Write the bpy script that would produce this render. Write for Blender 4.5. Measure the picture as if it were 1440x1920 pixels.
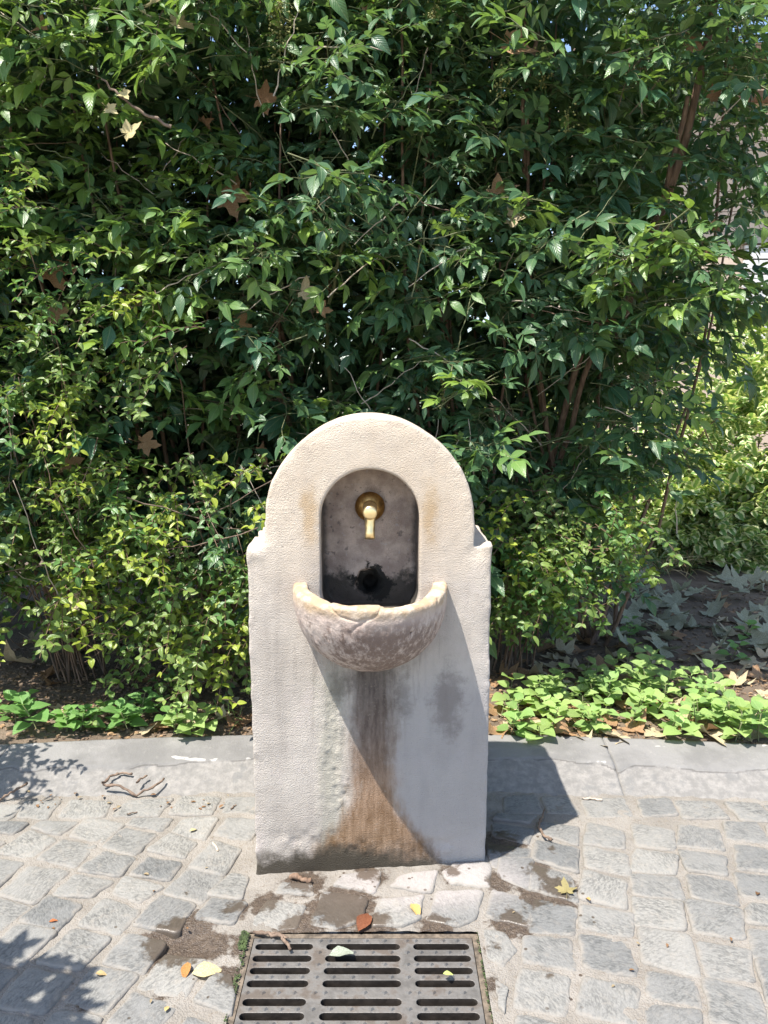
import bpy, bmesh, math, random
import numpy as np
from mathutils import Vector, Matrix, Quaternion

# ------------------------------------------------------------------ camera, world, sun, exposure
S = bpy.context.scene
for o in list(bpy.data.objects):
    bpy.data.objects.remove(o)
COL = S.collection
CAM_H, PITCH, FPX = 1.23, math.radians(8.9), 1442.0
cam_d = bpy.data.cameras.new('camera')
cam_d.sensor_fit = 'VERTICAL'; cam_d.sensor_height = 36.0
cam_d.lens = 36.0 * FPX / 1920.0
cam_d.clip_start = 0.05; cam_d.clip_end = 400
cam = bpy.data.objects.new('camera', cam_d); COL.objects.link(cam)
cam.location = (0, 0, CAM_H); cam.rotation_euler = (math.pi / 2 - PITCH, 0, 0)
S.camera = cam

SUN_TRAVEL = Vector((0.355, 0.276, -1.0)).normalized()
world = bpy.data.worlds.new('World'); S.world = world; world.use_nodes = True
wn, wl = world.node_tree.nodes, world.node_tree.links
wn.clear()
sky = wn.new('ShaderNodeTexSky'); sky.sky_type = 'NISHITA'; sky.sun_disc = False
sky.sun_elevation = math.asin(-SUN_TRAVEL.z)
sky.sun_rotation = math.atan2(-SUN_TRAVEL.x, -SUN_TRAVEL.y)
bg = wn.new('ShaderNodeBackground'); bg.inputs[1].default_value = 0.15
wo = wn.new('ShaderNodeOutputWorld')
wl.new(sky.outputs[0], bg.inputs[0]); wl.new(bg.outputs[0], wo.inputs[0])
sun_d = bpy.data.lights.new('sun', 'SUN'); sun_d.energy = 5.0; sun_d.angle = math.radians(0.53)
sun_d.color = (1.0, 0.95, 0.87)
sun = bpy.data.objects.new('sun', sun_d); COL.objects.link(sun)
sun.rotation_euler = SUN_TRAVEL.to_track_quat('-Z', 'Y').to_euler(); sun.location = (-3, -3, 9)
S.view_settings.view_transform = 'Standard'; S.view_settings.look = 'None'
S.view_settings.gamma = 1.0; S.view_settings.use_curve_mapping = False
S.view_settings.exposure = 1.0
S.render.engine = 'CYCLES'
S.cycles.use_denoising = True
S.cycles.max_bounces = 8; S.cycles.transparent_max_bounces = 6
S.cycles.transmission_bounces = 4; S.cycles.diffuse_bounces = 4; S.cycles.glossy_bounces = 3

R = random.Random(7)
NR = np.random.RandomState(11)
TH = PITCH

# ------------------------------------------------------------------ helpers
def ray(px, py):
    u = (px - 720) / FPX; v = -(py - 960) / FPX
    return Vector((u, math.cos(TH) + v * math.sin(TH), -math.sin(TH) + v * math.cos(TH)))
def at_y(px, py, Y):
    d = ray(px, py); t = Y / d.y
    return Vector((d.x * t, Y, CAM_H + d.z * t))
def at_z(px, py, Z=0.0):
    d = ray(px, py); t = (Z - CAM_H) / d.z
    return Vector((d.x * t, d.y * t, Z))

_LAT = np.random.RandomState(5).rand(32, 32, 32)
def vnoise(x, y, z, s, seed=0.0):
    """value noise in -1..1"""
    x = np.asarray(x, float) * s + seed * 7.31; y = np.asarray(y, float) * s + seed * 3.17; z = np.asarray(z, float) * s + seed * 5.71
    x, y, z = np.broadcast_arrays(x, y, z)
    xi, yi, zi = np.floor(x).astype(int), np.floor(y).astype(int), np.floor(z).astype(int)
    fx, fy, fz = x - xi, y - yi, z - zi
    fx = fx * fx * (3 - 2 * fx); fy = fy * fy * (3 - 2 * fy); fz = fz * fz * (3 - 2 * fz)
    def L(a, b, c): return _LAT[(xi + a) & 31, (yi + b) & 31, (zi + c) & 31]
    r = 0
    for a in (0, 1):
        wa = fx if a else 1 - fx
        for b in (0, 1):
            wb = fy if b else 1 - fy
            r = r + wa * wb * (L(a, b, 0) * (1 - fz) + L(a, b, 1) * fz)
    return r * 2 - 1
def fbm(x, y, z, s, octv=3, seed=0.0):
    r = 0; a = 1.0
    for k in range(octv):
        r = r + a * vnoise(x, y, z, s * 2 ** k, seed + k * 1.7); a *= 0.5
    return r / 1.6
def sst(a, b, x):
    t = np.clip((x - a) / (b - a), 0, 1); return t * t * (3 - 2 * t)

def link(name, mesh, mats=None, parent=None, loc=None):
    o = bpy.data.objects.new(name, mesh); COL.objects.link(o)
    if mats is not None:
        for m in (mats if isinstance(mats, (list, tuple)) else [mats]):
            mesh.materials.append(m)
    if parent is not None: o.parent = parent
    if loc is not None: o.location = loc
    return o
def empty(name, loc=(0, 0, 0), rz=0.0):
    o = bpy.data.objects.new(name, None); COL.objects.link(o)
    o.location = loc; o.rotation_euler = (0, 0, rz); o.empty_display_size = 0.05
    return o
def tag(o, label=None, cat=None, group=None, kind=None):
    if label: o['label'] = label
    if cat: o['category'] = cat
    if group: o['group'] = group
    if kind: o['kind'] = kind
    return o
def quads_mesh(name, V, Q, UV=None, T=None, M=None, smooth=True):
    V = np.asarray(V, np.float32); Q = np.asarray(Q, np.int32)
    me = bpy.data.meshes.new(name)
    nq = len(Q)
    me.vertices.add(len(V)); me.vertices.foreach_set('co', V.ravel())
    me.loops.add(nq * 4); me.loops.foreach_set('vertex_index', Q.ravel())
    me.polygons.add(nq)
    me.polygons.foreach_set('loop_start', np.arange(0, nq * 4, 4, dtype=np.int32))
    try: me.polygons.foreach_set('loop_total', np.full(nq, 4, np.int32))
    except Exception: pass
    if M is not None: me.polygons.foreach_set('material_index', np.asarray(M, np.int32))
    me.polygons.foreach_set('use_smooth', np.full(nq, smooth, bool))
    if UV is not None:
        uvl = me.uv_layers.new(name='UVMap')
        uvl.data.foreach_set('uv', np.asarray(UV, np.float32)[Q.ravel()].ravel())
    if T is not None:
        a = me.attributes.new('tint', 'FLOAT', 'POINT'); a.data.foreach_set('value', np.asarray(T, np.float32))
    me.update(calc_edges=True); me.validate()
    return me
def poly_mesh(name, V, F, smooth=True, T=None):
    me = bpy.data.meshes.new(name); me.from_pydata([tuple(v) for v in V], [], [tuple(f) for f in F])
    if T is not None:
        a = me.attributes.new('tint', 'FLOAT', 'POINT'); a.data.foreach_set('value', np.asarray(T, np.float32))
    if smooth: me.polygons.foreach_set('use_smooth', np.full(len(F), True, bool))
    me.update(); return me
def tube(pts, rad, n=6, cap=True):
    """quad tube along pts -> V, Q"""
    pts = [Vector(p) for p in pts]; V = []; Q = []
    up = Vector((0.13, 0.21, 0.97))
    for i, p in enumerate(pts):
        t = (pts[min(i + 1, len(pts) - 1)] - pts[max(i - 1, 0)])
        if t.length < 1e-9: t = Vector((0, 0, 1))
        t.normalize()
        a = t.cross(up)
        if a.length < 0.05: a = t.cross(Vector((1, 0, 0)))
        a.normalize(); b = t.cross(a)
        r = rad[i] if isinstance(rad, (list, tuple)) else rad
        for k in range(n):
            an = 2 * math.pi * k / n
            V.append(p + a * (r * math.cos(an)) + b * (r * math.sin(an)))
    for i in range(len(pts) - 1):
        for k in range(n):
            Q.append((i * n + k, i * n + (k + 1) % n, (i + 1) * n + (k + 1) % n, (i + 1) * n + k))
    if cap:
        for base in (0, (len(pts) - 1) * n):
            c = len(V); V.append(sum((V[base + k] for k in range(n)), Vector()) / n)
            for k in range(0, n, 2):
                Q.append((base + k, base + (k + 1) % n, base + (k + 2) % n, c))
    return [tuple(v) for v in V], Q

def surface_nets(D, org, h):
    """D: 3D sdf samples (inside negative) -> verts, quads"""
    s = D < 0
    nx, ny, nz = D.shape
    cnt = np.zeros((nx - 1, ny - 1, nz - 1), np.int16); acc = np.zeros((nx - 1, ny - 1, nz - 1, 3), np.float32)
    offs = [(a, b, c) for a in (0, 1) for b in (0, 1) for c in (0, 1)]
    sl = lambda a, n: slice(a, n - 1 + a)
    for a in offs:
        for ax in range(3):
            if a[ax]: continue
            b = list(a); b[ax] = 1
            d0 = D[sl(a[0], nx), sl(a[1], ny), sl(a[2], nz)]; d1 = D[sl(b[0], nx), sl(b[1], ny), sl(b[2], nz)]
            cr = (d0 < 0) != (d1 < 0)
            t = np.where(cr, d0 / np.where(cr, d0 - d1, 1), 0)
            cnt += cr
            for k in range(3):
                acc[..., k] += np.where(cr, a[k] + (t if k == ax else 0), 0)
    act = cnt > 0
    idx = np.full(act.shape, -1, np.int64); n = int(act.sum()); idx[act] = np.arange(n)
    ii = np.argwhere(act)
    V = (ii + acc[act] / cnt[act][:, None]) * h + np.array(org)
    Q = []
    for ax in range(3):
        b, c = (ax + 1) % 3, (ax + 2) % 3
        lo = [slice(1, -1)] * 3; lo[ax] = slice(0, -1)
        hi = list(lo); hi[ax] = slice(1, None)
        s0, s1 = s[tuple(lo)], s[tuple(hi)]
        e = np.argwhere(s0 != s1)
        if len(e) == 0: continue
        fl = s0[tuple(e.T)]
        base = e.copy(); base[:, b] += 1; base[:, c] += 1
        def cell(db, dc):
            q = base.copy(); q[:, b] -= db; q[:, c] -= dc
            return idx[tuple(q.T)]
        q = np.stack([cell(1, 1), cell(0, 1), cell(0, 0), cell(1, 0)], 1)
        q[~fl] = q[~fl][:, ::-1]
        Q.append(q)
    return V, np.concatenate(Q)

# ------------------------------------------------------------------ material builder
class NB:
    def __init__(s, name):
        s.m = bpy.data.materials.new(name); s.m.use_nodes = True
        s.t = s.m.node_tree; s.t.nodes.clear()
        s.out = s.t.nodes.new('ShaderNodeOutputMaterial')
        s.b = s.n('ShaderNodeBsdfPrincipled'); s.l(s.b.outputs[0], s.out.inputs[0])
    def n(s, t, **k):
        nd = s.t.nodes.new(t)
        for a, v in k.items(): setattr(nd, a, v)
        return nd
    def l(s, a, b): s.t.links.new(a, b)
    def put(s, sock, v):
        if isinstance(v, bpy.types.NodeSocket): s.l(v, sock)
        elif v is not None:
            if isinstance(v, tuple) and len(v) == 3 and sock.type == 'RGBA': v = (*v, 1)
            sock.default_value = v
    def math(s, op, a, b=None, c=None, clamp=False):
        nd = s.n('ShaderNodeMath', operation=op, use_clamp=clamp)
        for i, v in enumerate((a, b, c)):
            if v is not None: s.put(nd.inputs[i], v)
        return nd.outputs[0]
    def vmath(s, op, a, b=None, out=0):
        nd = s.n('ShaderNodeVectorMath', operation=op)
        s.put(nd.inputs[0], a)
        if b is not None: s.put(nd.inputs[1], b)
        return nd.outputs[out]
    def mix(s, f, a, b, mode='MIX'):
        nd = s.n('ShaderNodeMix', data_type='RGBA', blend_type=mode)
        s.put(nd.inputs[0], f); s.put(nd.inputs[6], a); s.put(nd.inputs[7], b)
        return nd.outputs[2]
    def noise(s, vec, sc, det=3, ro=0.55, dist=0.0, out=0):
        nd = s.n('ShaderNodeTexNoise'); s.put(nd.inputs['Vector'], vec)
        nd.inputs['Scale'].default_value = sc; nd.inputs['Detail'].default_value = det
        nd.inputs['Roughness'].default_value = ro; nd.inputs['Distortion'].default_value = dist
        return nd.outputs[out]
    def vor(s, vec, sc, feat='F1', out=0):
        nd = s.n('ShaderNodeTexVoronoi', feature=feat); s.put(nd.inputs['Vector'], vec); nd.inputs['Scale'].default_value = sc
        return nd.outputs[out]
    def step(s, v, a, b, lo=0.0, hi=1.0):
        nd = s.n('ShaderNodeMapRange', interpolation_type='SMOOTHSTEP')
        s.put(nd.inputs[0], v); nd.inputs[1].default_value = a; nd.inputs[2].default_value = b
        nd.inputs[3].default_value = lo; nd.inputs[4].default_value = hi
        return nd.outputs[0]
    def ramp(s, v, stops):
        nd = s.n('ShaderNodeValToRGB'); s.put(nd.inputs[0], v)
        e = nd.color_ramp.elements
        while len(e) < len(stops): e.new(0.5)
        for k, (p, c) in enumerate(stops): e[k].position = p; e[k].color = (*c, 1)
        return nd.outputs[0]
    def sep(s, v):
        nd = s.n('ShaderNodeSeparateXYZ'); s.put(nd.inputs[0], v); return nd.outputs
    def comb(s, x, y, z):
        nd = s.n('ShaderNodeCombineXYZ')
        for i, v in enumerate((x, y, z)): s.put(nd.inputs[i], v)
        return nd.outputs[0]
    def scale(s, vec, xyz, rot=None):
        nd = s.n('ShaderNodeMapping'); s.put(nd.inputs[0], vec); nd.inputs['Scale'].default_value = xyz
        if rot is not None: s.put(nd.inputs['Rotation'], rot)
        return nd.outputs[0]
    def objco(s): return s.n('ShaderNodeTexCoord').outputs['Object']
    def pos(s): return s.n('ShaderNodeNewGeometry').outputs['Position']
    def bump(s, h, st=0.5, d=0.01, nrm=None):
        nd = s.n('ShaderNodeBump'); nd.inputs['Strength'].default_value = st; nd.inputs['Distance'].default_value = d
        s.put(nd.inputs['Height'], h)
        if nrm is not None: s.l(nrm, nd.inputs['Normal'])
        return nd.outputs[0]
    def set(s, **k):
        for a, v in k.items(): s.put(s.b.inputs[a.replace('_', ' ')], v)
        return s

def leaf_material(name, dark, light, rough=0.38, trans=0.3, margin=None, vein=0.35, spec=0.5):
    nb = NB(name)
    oi = nb.n('ShaderNodeObjectInfo')
    tint = nb.n('ShaderNodeAttribute', attribute_name='tint').outputs['Fac']
    uv = nb.sep(nb.n('ShaderNodeUVMap').outputs[0])
    ac = nb.math('ABSOLUTE', nb.math('SUBTRACT', uv[1], 0.5))
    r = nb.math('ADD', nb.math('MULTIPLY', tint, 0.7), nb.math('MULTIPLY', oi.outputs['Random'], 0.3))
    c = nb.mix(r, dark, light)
    nz = nb.noise(nb.pos(), 60, 2)
    c = nb.mix(nb.step(nz, 0.35, 0.75, 0.0, 0.35), c, nb.mix(0.5, c, light))
    c = nb.mix(1.0, c, oi.outputs['Color'], 'MULTIPLY')
    if margin is not None:
        e = nb.math('ADD', ac, nb.math('MULTIPLY', nb.math('SUBTRACT', nb.noise(nb.pos(), 45, 2), 0.5), 0.28))
        c = nb.mix(nb.step(e, 0.17, 0.25), c, margin)
    mid = nb.step(ac, 0.0, 0.05, vein, 0.0)
    c = nb.mix(mid, c, nb.mix(0.6, c, (0.45, 0.5, 0.25)))
    back = nb.n('ShaderNodeNewGeometry').outputs['Backfacing']
    c = nb.mix(nb.math('MULTIPLY', back, 0.35), c, (0.16, 0.22, 0.10))
    sv = nb.math('SINE', nb.math('MULTIPLY', nb.math('SUBTRACT', uv[0], nb.math('MULTIPLY', ac, .9)), 46))
    c = nb.mix(nb.step(sv, .7, 1.0, 0, vein * .5), c, nb.mix(.35, c, (.5, .55, .3)))
    h = nb.math('ADD', nb.math('ADD', nb.math('MULTIPLY', sv, -.12), nb.math('MULTIPLY', nb.step(ac, 0.0, 0.07), 0.5)), nb.math('MULTIPLY', nb.noise(nb.pos(), 130, 2), 0.3))
    nb.set(Base_Color=c, Roughness=rough, Specular_IOR_Level=spec, Normal=nb.bump(h, 0.35, 0.005))
    tr = nb.n('ShaderNodeBsdfTranslucent'); nb.put(tr.inputs[0], nb.mix(1.0, c, (1.5, 1.55, 0.7), 'MULTIPLY'))
    mx = nb.n('ShaderNodeMixShader'); mx.inputs[0].default_value = trans
    nb.l(nb.b.outputs[0], mx.inputs[1]); nb.l(tr.outputs[0], mx.inputs[2]); nb.l(mx.outputs[0], nb.out.inputs[0])
    return nb.m
def bark_material(name, a, b, rough=0.8):
    nb = NB(name); p = nb.pos()
    nz = nb.noise(nb.scale(p, (60, 60, 12)), 1.0, 4)
    nb.set(Base_Color=nb.mix(nb.step(nz, 0.3, 0.7), a, b), Roughness=rough, Normal=nb.bump(nz, 0.6, 0.006))
    return nb.m
def dead_leaf_material(name, a, b, trans=0.15):
    nb = NB(name); oc = nb.objco(); oi = nb.n('ShaderNodeObjectInfo')
    nz = nb.noise(oc, 22, 4, 0.6)
    c = nb.mix(nb.step(nz, 0.3, 0.7), a, b)
    sp = nb.step(nb.noise(oc, 70, 2), 0.62, 0.72, 0, 0.6)
    c = nb.mix(sp, c, nb.mix(0.6, c, (0.07, 0.045, 0.025)))
    c = nb.mix(1.0, c, oi.outputs['Color'], 'MULTIPLY')
    nb.set(Base_Color=c, Roughness=0.65, Specular_IOR_Level=0.3, Normal=nb.bump(nb.noise(oc, 90, 3), 0.5, 0.004))
    tr = nb.n('ShaderNodeBsdfTranslucent'); nb.put(tr.inputs[0], c)
    mx = nb.n('ShaderNodeMixShader'); mx.inputs[0].default_value = trans
    nb.l(nb.b.outputs[0], mx.inputs[1]); nb.l(tr.outputs[0], mx.inputs[2]); nb.l(mx.outputs[0], nb.out.inputs[0])
    return nb.m

# wet spots on the paving: (pixel x, pixel y, radius m) -> ground points
WET = []
for px, py, r in [(335, 1762, .095), (300, 1785, .05), (400, 1768, .05), (430, 1830, .045), (350, 1668, .02), (372, 1712, .028), (300, 1868, .022), (440, 1700, .045),
                  (500, 1690, .05), (570, 1650, .06), (640, 1700, .09), (700, 1735, .06), (560, 1735, .06), (820, 1735, .05), (470, 1770, .05),
                  (1010, 1640, .05), (1045, 1670, .06), (1000, 1690, .05), (960, 1730, .06), (1060, 1690, .035), (1030, 1600, .03), (940, 1590, .07), (930, 1660, .045),
                  (1030, 1832, .02), (1065, 1810, .012), (150, 1880, .02), (930, 1780, .03), (920, 1850, .03), (690, 1640, .05), (850, 1640, .04)]:
    p = at_z(px, py); WET.append((p.x, p.y, r * 1.02))
def wet_mask(nb, off=0.0):
    p = nb.pos(); xy = nb.sep(p)
    flat = nb.comb(xy[0], xy[1], 0.0)
    d = None
    for x, y, r in WET:
        v = nb.math('SUBTRACT', nb.vmath('DISTANCE', flat, (x, y, 0.0), out=1), r)
        d = v if d is None else nb.math('MINIMUM', d, v)
    nz = nb.math('ADD', off, nb.math('MULTIPLY', nb.math('SUBTRACT', nb.noise(flat, 38, 5, 0.6), 0.5), 0.10))
    drops = nb.step(nb.vor(flat, 30), 0.11, 0.13, 1, 0)
    drops = nb.math('MULTIPLY', drops, nb.step(nb.math('ADD', d, nz), 0.05, 0.16, 1, 0))
    return nb.math('MAXIMUM', nb.step(nb.math('ADD', d, nz), -0.016, 0.004, 1, 0), nb.math('MULTIPLY', drops, nb.step(nb.noise(flat, 9, 1), 0.52, 0.56)))

# ---- stone of the fountain
def fountain_stone():
    nb = NB('weathered_travertine'); oc = nb.objco(); x, y, z = nb.sep(oc)
    n1 = nb.noise(oc, 5, 5, 0.6); n2 = nb.noise(oc, 28, 4, 0.6); n3 = nb.noise(oc, 160, 3, 0.6)
    nw = nb.math('MULTIPLY', nb.math('SUBTRACT', nb.noise(oc, 17, 8, 0.72), 0.5), 0.20)
    nws = nb.math('MULTIPLY', nb.math('SUBTRACT', nb.noise(nb.scale(oc, (1, 1, .3)), 30, 8, 0.7), 0.5), 0.12)
    grey = nb.mix(nb.step(n1, .35, .68), (.455, .405, .355), (.56, .505, .445))
    warm = nb.mix(nb.step(n1, .35, .65), (.56, .46, .355), (.65, .555, .445))
    c = nb.mix(nb.step(nb.math('ADD', z, nb.math('MULTIPLY', nw, 1.2)), .62, 1.0), grey, warm)
    c = nb.mix(nb.step(n2, .5, .75, 0, .28), c, (.33, .28, .24))
    c = nb.mix(nb.step(n3, .55, .8, 0, .35), c, (.30, .27, .245))
    vs = nb.noise(nb.scale(oc, (1, 1, .12)), 24, 7, .65)
    c = nb.mix(nb.math('MULTIPLY', nb.step(vs, .45, .75, 0, .5), nb.step(z, .7, .9, 1, .25)), c, (.32, .285, .255))
    c = nb.mix(nb.math('MULTIPLY', nb.step(nb.noise(oc, 9, 6, .7), .52, .66, 0, .45), nb.step(z, .5, .9, 1, .4)), c, (.56, .485, .45))
    pits = nb.vor(oc, 75)
    c = nb.mix(nb.math('MULTIPLY', nb.step(pits, .05, .11, .8, 0), nb.step(nb.noise(oc, 20, 2), .5, .6)), c, (.17, .15, .13))
    ax = nb.math('ABSOLUTE', x)
    # lichen strip and rusty run-off beside the niche
    rn = nb.math('ADD', nb.math('ABSOLUTE', nb.math('SUBTRACT', ax, .146)), nb.math('MULTIPLY', nw, .35))
    zn = nb.math('ABSOLUTE', nb.math('SUBTRACT', z, .93))
    c = nb.mix(nb.math('MULTIPLY', nb.step(rn, .0, .03, .6, 0), nb.step(nb.math('ADD', zn, nw), .0, .11, 1, 0)), c, (.42, .27, .12))
    # pale lime run left of the stain
    lm = nb.math('ABSOLUTE', nb.math('ADD', nb.math('ADD', x, .10), nws))
    c = nb.mix(nb.math('MULTIPLY', nb.step(lm, .0, .055, .5, 0), nb.step(z, .5, .58, 1, 0)), c, (.40, .385, .30))
    # purple grey tone low on the right
    rd = nb.math('MULTIPLY', nb.step(nb.math('ADD', x, nws), .03, .10), nb.step(z, .45, .6, 1, 0))
    c = nb.mix(nb.math('MULTIPLY', rd, .55), c, (.36, .345, .35))
    blot = nb.vmath('LENGTH', nb.vmath('MULTIPLY', nb.vmath('SUBTRACT', oc, (.195, 0, .455)), (1.5, 0.2, .75)), out=1)
    c = nb.mix(nb.step(nb.math('ADD', blot, nw), .03, .085, .62, 0), c, (.17, .145, .13))
    blot2 = nb.vmath('LENGTH', nb.vmath('MULTIPLY', nb.vmath('SUBTRACT', oc, (-.085, 0, .49)), (1.5, 0.2, .7)), out=1)
    c = nb.mix(nb.step(nb.math('ADD', blot2, nw), .0, .06, .6, 0), c, (.12, .11, .085))
    blot3 = nb.vmath('LENGTH', nb.vmath('MULTIPLY', nb.vmath('SUBTRACT', oc, (.085, 0, .47)), (1.7, 0.2, .7)), out=1)
    c = nb.mix(nb.step(nb.math('ADD', blot3, nw), .0, .06, .5, 0), c, (.14, .12, .10))
    # brown water stain from the basin to the ground
    halfw = nb.math('ADD', .060, nb.math('MULTIPLY', nb.step(z, -.02, .20, 1, 0), .13))
    sd = nb.math('SUBTRACT', nb.math('ADD', nb.math('ABSOLUTE', nb.math('SUBTRACT', x, .005)), nb.math('ADD', nb.math('MULTIPLY', nws, .8), nb.math('MULTIPLY', nw, .25))), halfw)
    front = nb.step(y, .03, .05, 1, 0)
    st = nb.math('MULTIPLY', nb.math('MULTIPLY', nb.step(sd, -.035, .024, 1, 0), nb.step(z, .53, .6, 1, 0)), front)
    scol = nb.ramp(nb.math('ADD', z, nb.math('MULTIPLY', nw, .5)), [(0.0, (.065, .048, .034)), (.08, (.23, .125, .05)), (.2, (.27, .15, .072)), (.36, (.14, .092, .068)), (.5, (.075, .052, .042)), (.6, (.05, .038, .032))])
    stk = nb.noise(nb.scale(oc, (1, 1, .22)), 48, 7, .68)
    scol = nb.mix(nb.step(stk, .38, .66), nb.mix(1.0, scol, (.72, .70, .68), 'MULTIPLY'), nb.mix(1.0, scol, (1.18, 1.16, 1.14), 'MULTIPLY'))
    scol = nb.mix(nb.step(nb.noise(oc, 120, 4, .7), .56, .7, 0, .5), scol, (.33, .27, .21))
    c = nb.mix(nb.math('MULTIPLY', st, nb.step(stk, .25, .75, .98, .72)), c, scol)
    dr = nb.math('MULTIPLY', nb.step(nb.noise(nb.scale(oc, (1, 1, .12)), 38, 6, .65), .50, .70), nb.math('MULTIPLY', nb.step(z, .25, .56, 0, 1), nb.step(z, .60, .62, 1, 0)))
    c = nb.mix(nb.math('MULTIPLY', dr, nb.math('MULTIPLY', nb.step(ax, .16, .24, .5, 0), front)), c, (.16, .135, .115))
    # black wet foot
    ft = nb.math('ADD', z, nb.math('ADD', nb.math('MULTIPLY', nw, .6), nb.math('MULTIPLY', nb.math('ABSOLUTE', nb.math('ADD', x, .10)), .18)))
    fm = nb.step(ft, .035, .085, .97, 0)
    c = nb.mix(nb.math('MULTIPLY', fm, nb.step(x, .12, .26, 1, .1)), c, (.05, .041, .028))
    # inside the niche: smoke-grey, black and green towards the drain
    inn = nb.math('MULTIPLY', nb.step(y, .018, .05), nb.math('MULTIPLY', nb.step(ax, .124, .128, 1, 0), nb.step(z, 1.04, 1.06, 1, 0)))
    inn = nb.math('MULTIPLY', inn, nb.step(y, .26, .27, 1, 0))
    nc = nb.mix(nb.step(nb.noise(oc, 16, 5, .65), .35, .7), (.34, .265, .22), (.60, .49, .41))
    nc = nb.mix(nb.step(nb.noise(oc, 75, 3, .6), .62, .72, 0, .6), nc, (.46, .42, .40))
    nc = nb.mix(nb.step(nb.noise(oc, 55, 3, .6), .60, .68, 0, .6), nc, (.08, .07, .068))
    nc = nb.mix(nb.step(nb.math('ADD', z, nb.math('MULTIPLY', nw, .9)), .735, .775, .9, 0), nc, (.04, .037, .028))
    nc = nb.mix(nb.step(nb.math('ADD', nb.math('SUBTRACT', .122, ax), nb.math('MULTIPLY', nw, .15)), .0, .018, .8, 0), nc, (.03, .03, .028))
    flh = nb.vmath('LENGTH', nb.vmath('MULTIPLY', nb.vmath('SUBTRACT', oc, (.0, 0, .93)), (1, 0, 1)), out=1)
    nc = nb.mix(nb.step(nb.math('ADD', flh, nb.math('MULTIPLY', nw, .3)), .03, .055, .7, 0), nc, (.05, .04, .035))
    hol = nb.vmath('LENGTH', nb.vmath('MULTIPLY', nb.vmath('SUBTRACT', oc, (.0, .13, .728)), (1, .6, 1.1)), out=1)
    nc = nb.mix(nb.step(nb.math('ADD', hol, nb.math('MULTIPLY', nw, .8)), .048, .058, .96, 0), nc, (.014, .014, .011))
    c = nb.mix(inn, c, nc)
    # tooling: fine horizontal ribs, weaker vertical ones, grain
    wob = nb.math('MULTIPLY', nb.math('SUBTRACT', nb.noise(oc, 18, 2), .5), .012)
    hz = nb.math('MULTIPLY', nb.math('SUBTRACT', nb.noise(nb.scale(oc, (18, 18, 190)), 1.0, 3, .6), .5), 4.0)
    vz = nb.math('MULTIPLY', nb.math('SUBTRACT', nb.noise(nb.scale(oc, (170, 20, 22)), 1.0, 3, .6), .5), 4.0)
    tm = nb.step(nb.noise(oc, 7, 2), .42, .6, .1, 1)
    tl = nb.math('ADD', nb.math('MULTIPLY', nb.math('MULTIPLY', hz, tm), .5), nb.math('MULTIPLY', vz, nb.step(z, .3, .6, .35, .0)))
    tl = nb.math('MULTIPLY', tl, nb.step(z, .95, 1.02, 1, 0))
    tl = nb.math('MULTIPLY', tl, nb.math('SUBTRACT', 1.0, inn))
    hh = nb.math('ADD', nb.math('MULTIPLY', tl, .30), nb.math('ADD', nb.math('MULTIPLY', nb.noise(oc, 300, 3, .65), 1.6), nb.math('SUBTRACT', nb.math('MULTIPLY', nb.noise(oc, 120, 4, .7), .5), nb.math('MULTIPLY', nb.math('MULTIPLY', nb.step(pits, .04, .12, 1, 0), nb.step(nb.noise(oc, 20, 2), .5, .6)), .9))))
    wet = nb.math('MAXIMUM', nb.math('MULTIPLY', st, nb.step(z, .05, .5, .25, .55)), nb.math('MULTIPLY', fm, .7))
    ro = nb.math('SUBTRACT', .85, nb.math('MULTIPLY', wet, .4))
    ro = nb.math('SUBTRACT', ro, nb.math('MULTIPLY', inn, .2))
    nb.set(Base_Color=c, Roughness=ro, Specular_IOR_Level=.35, Normal=nb.bump(hh, .6, .006))
    return nb.m
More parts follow.
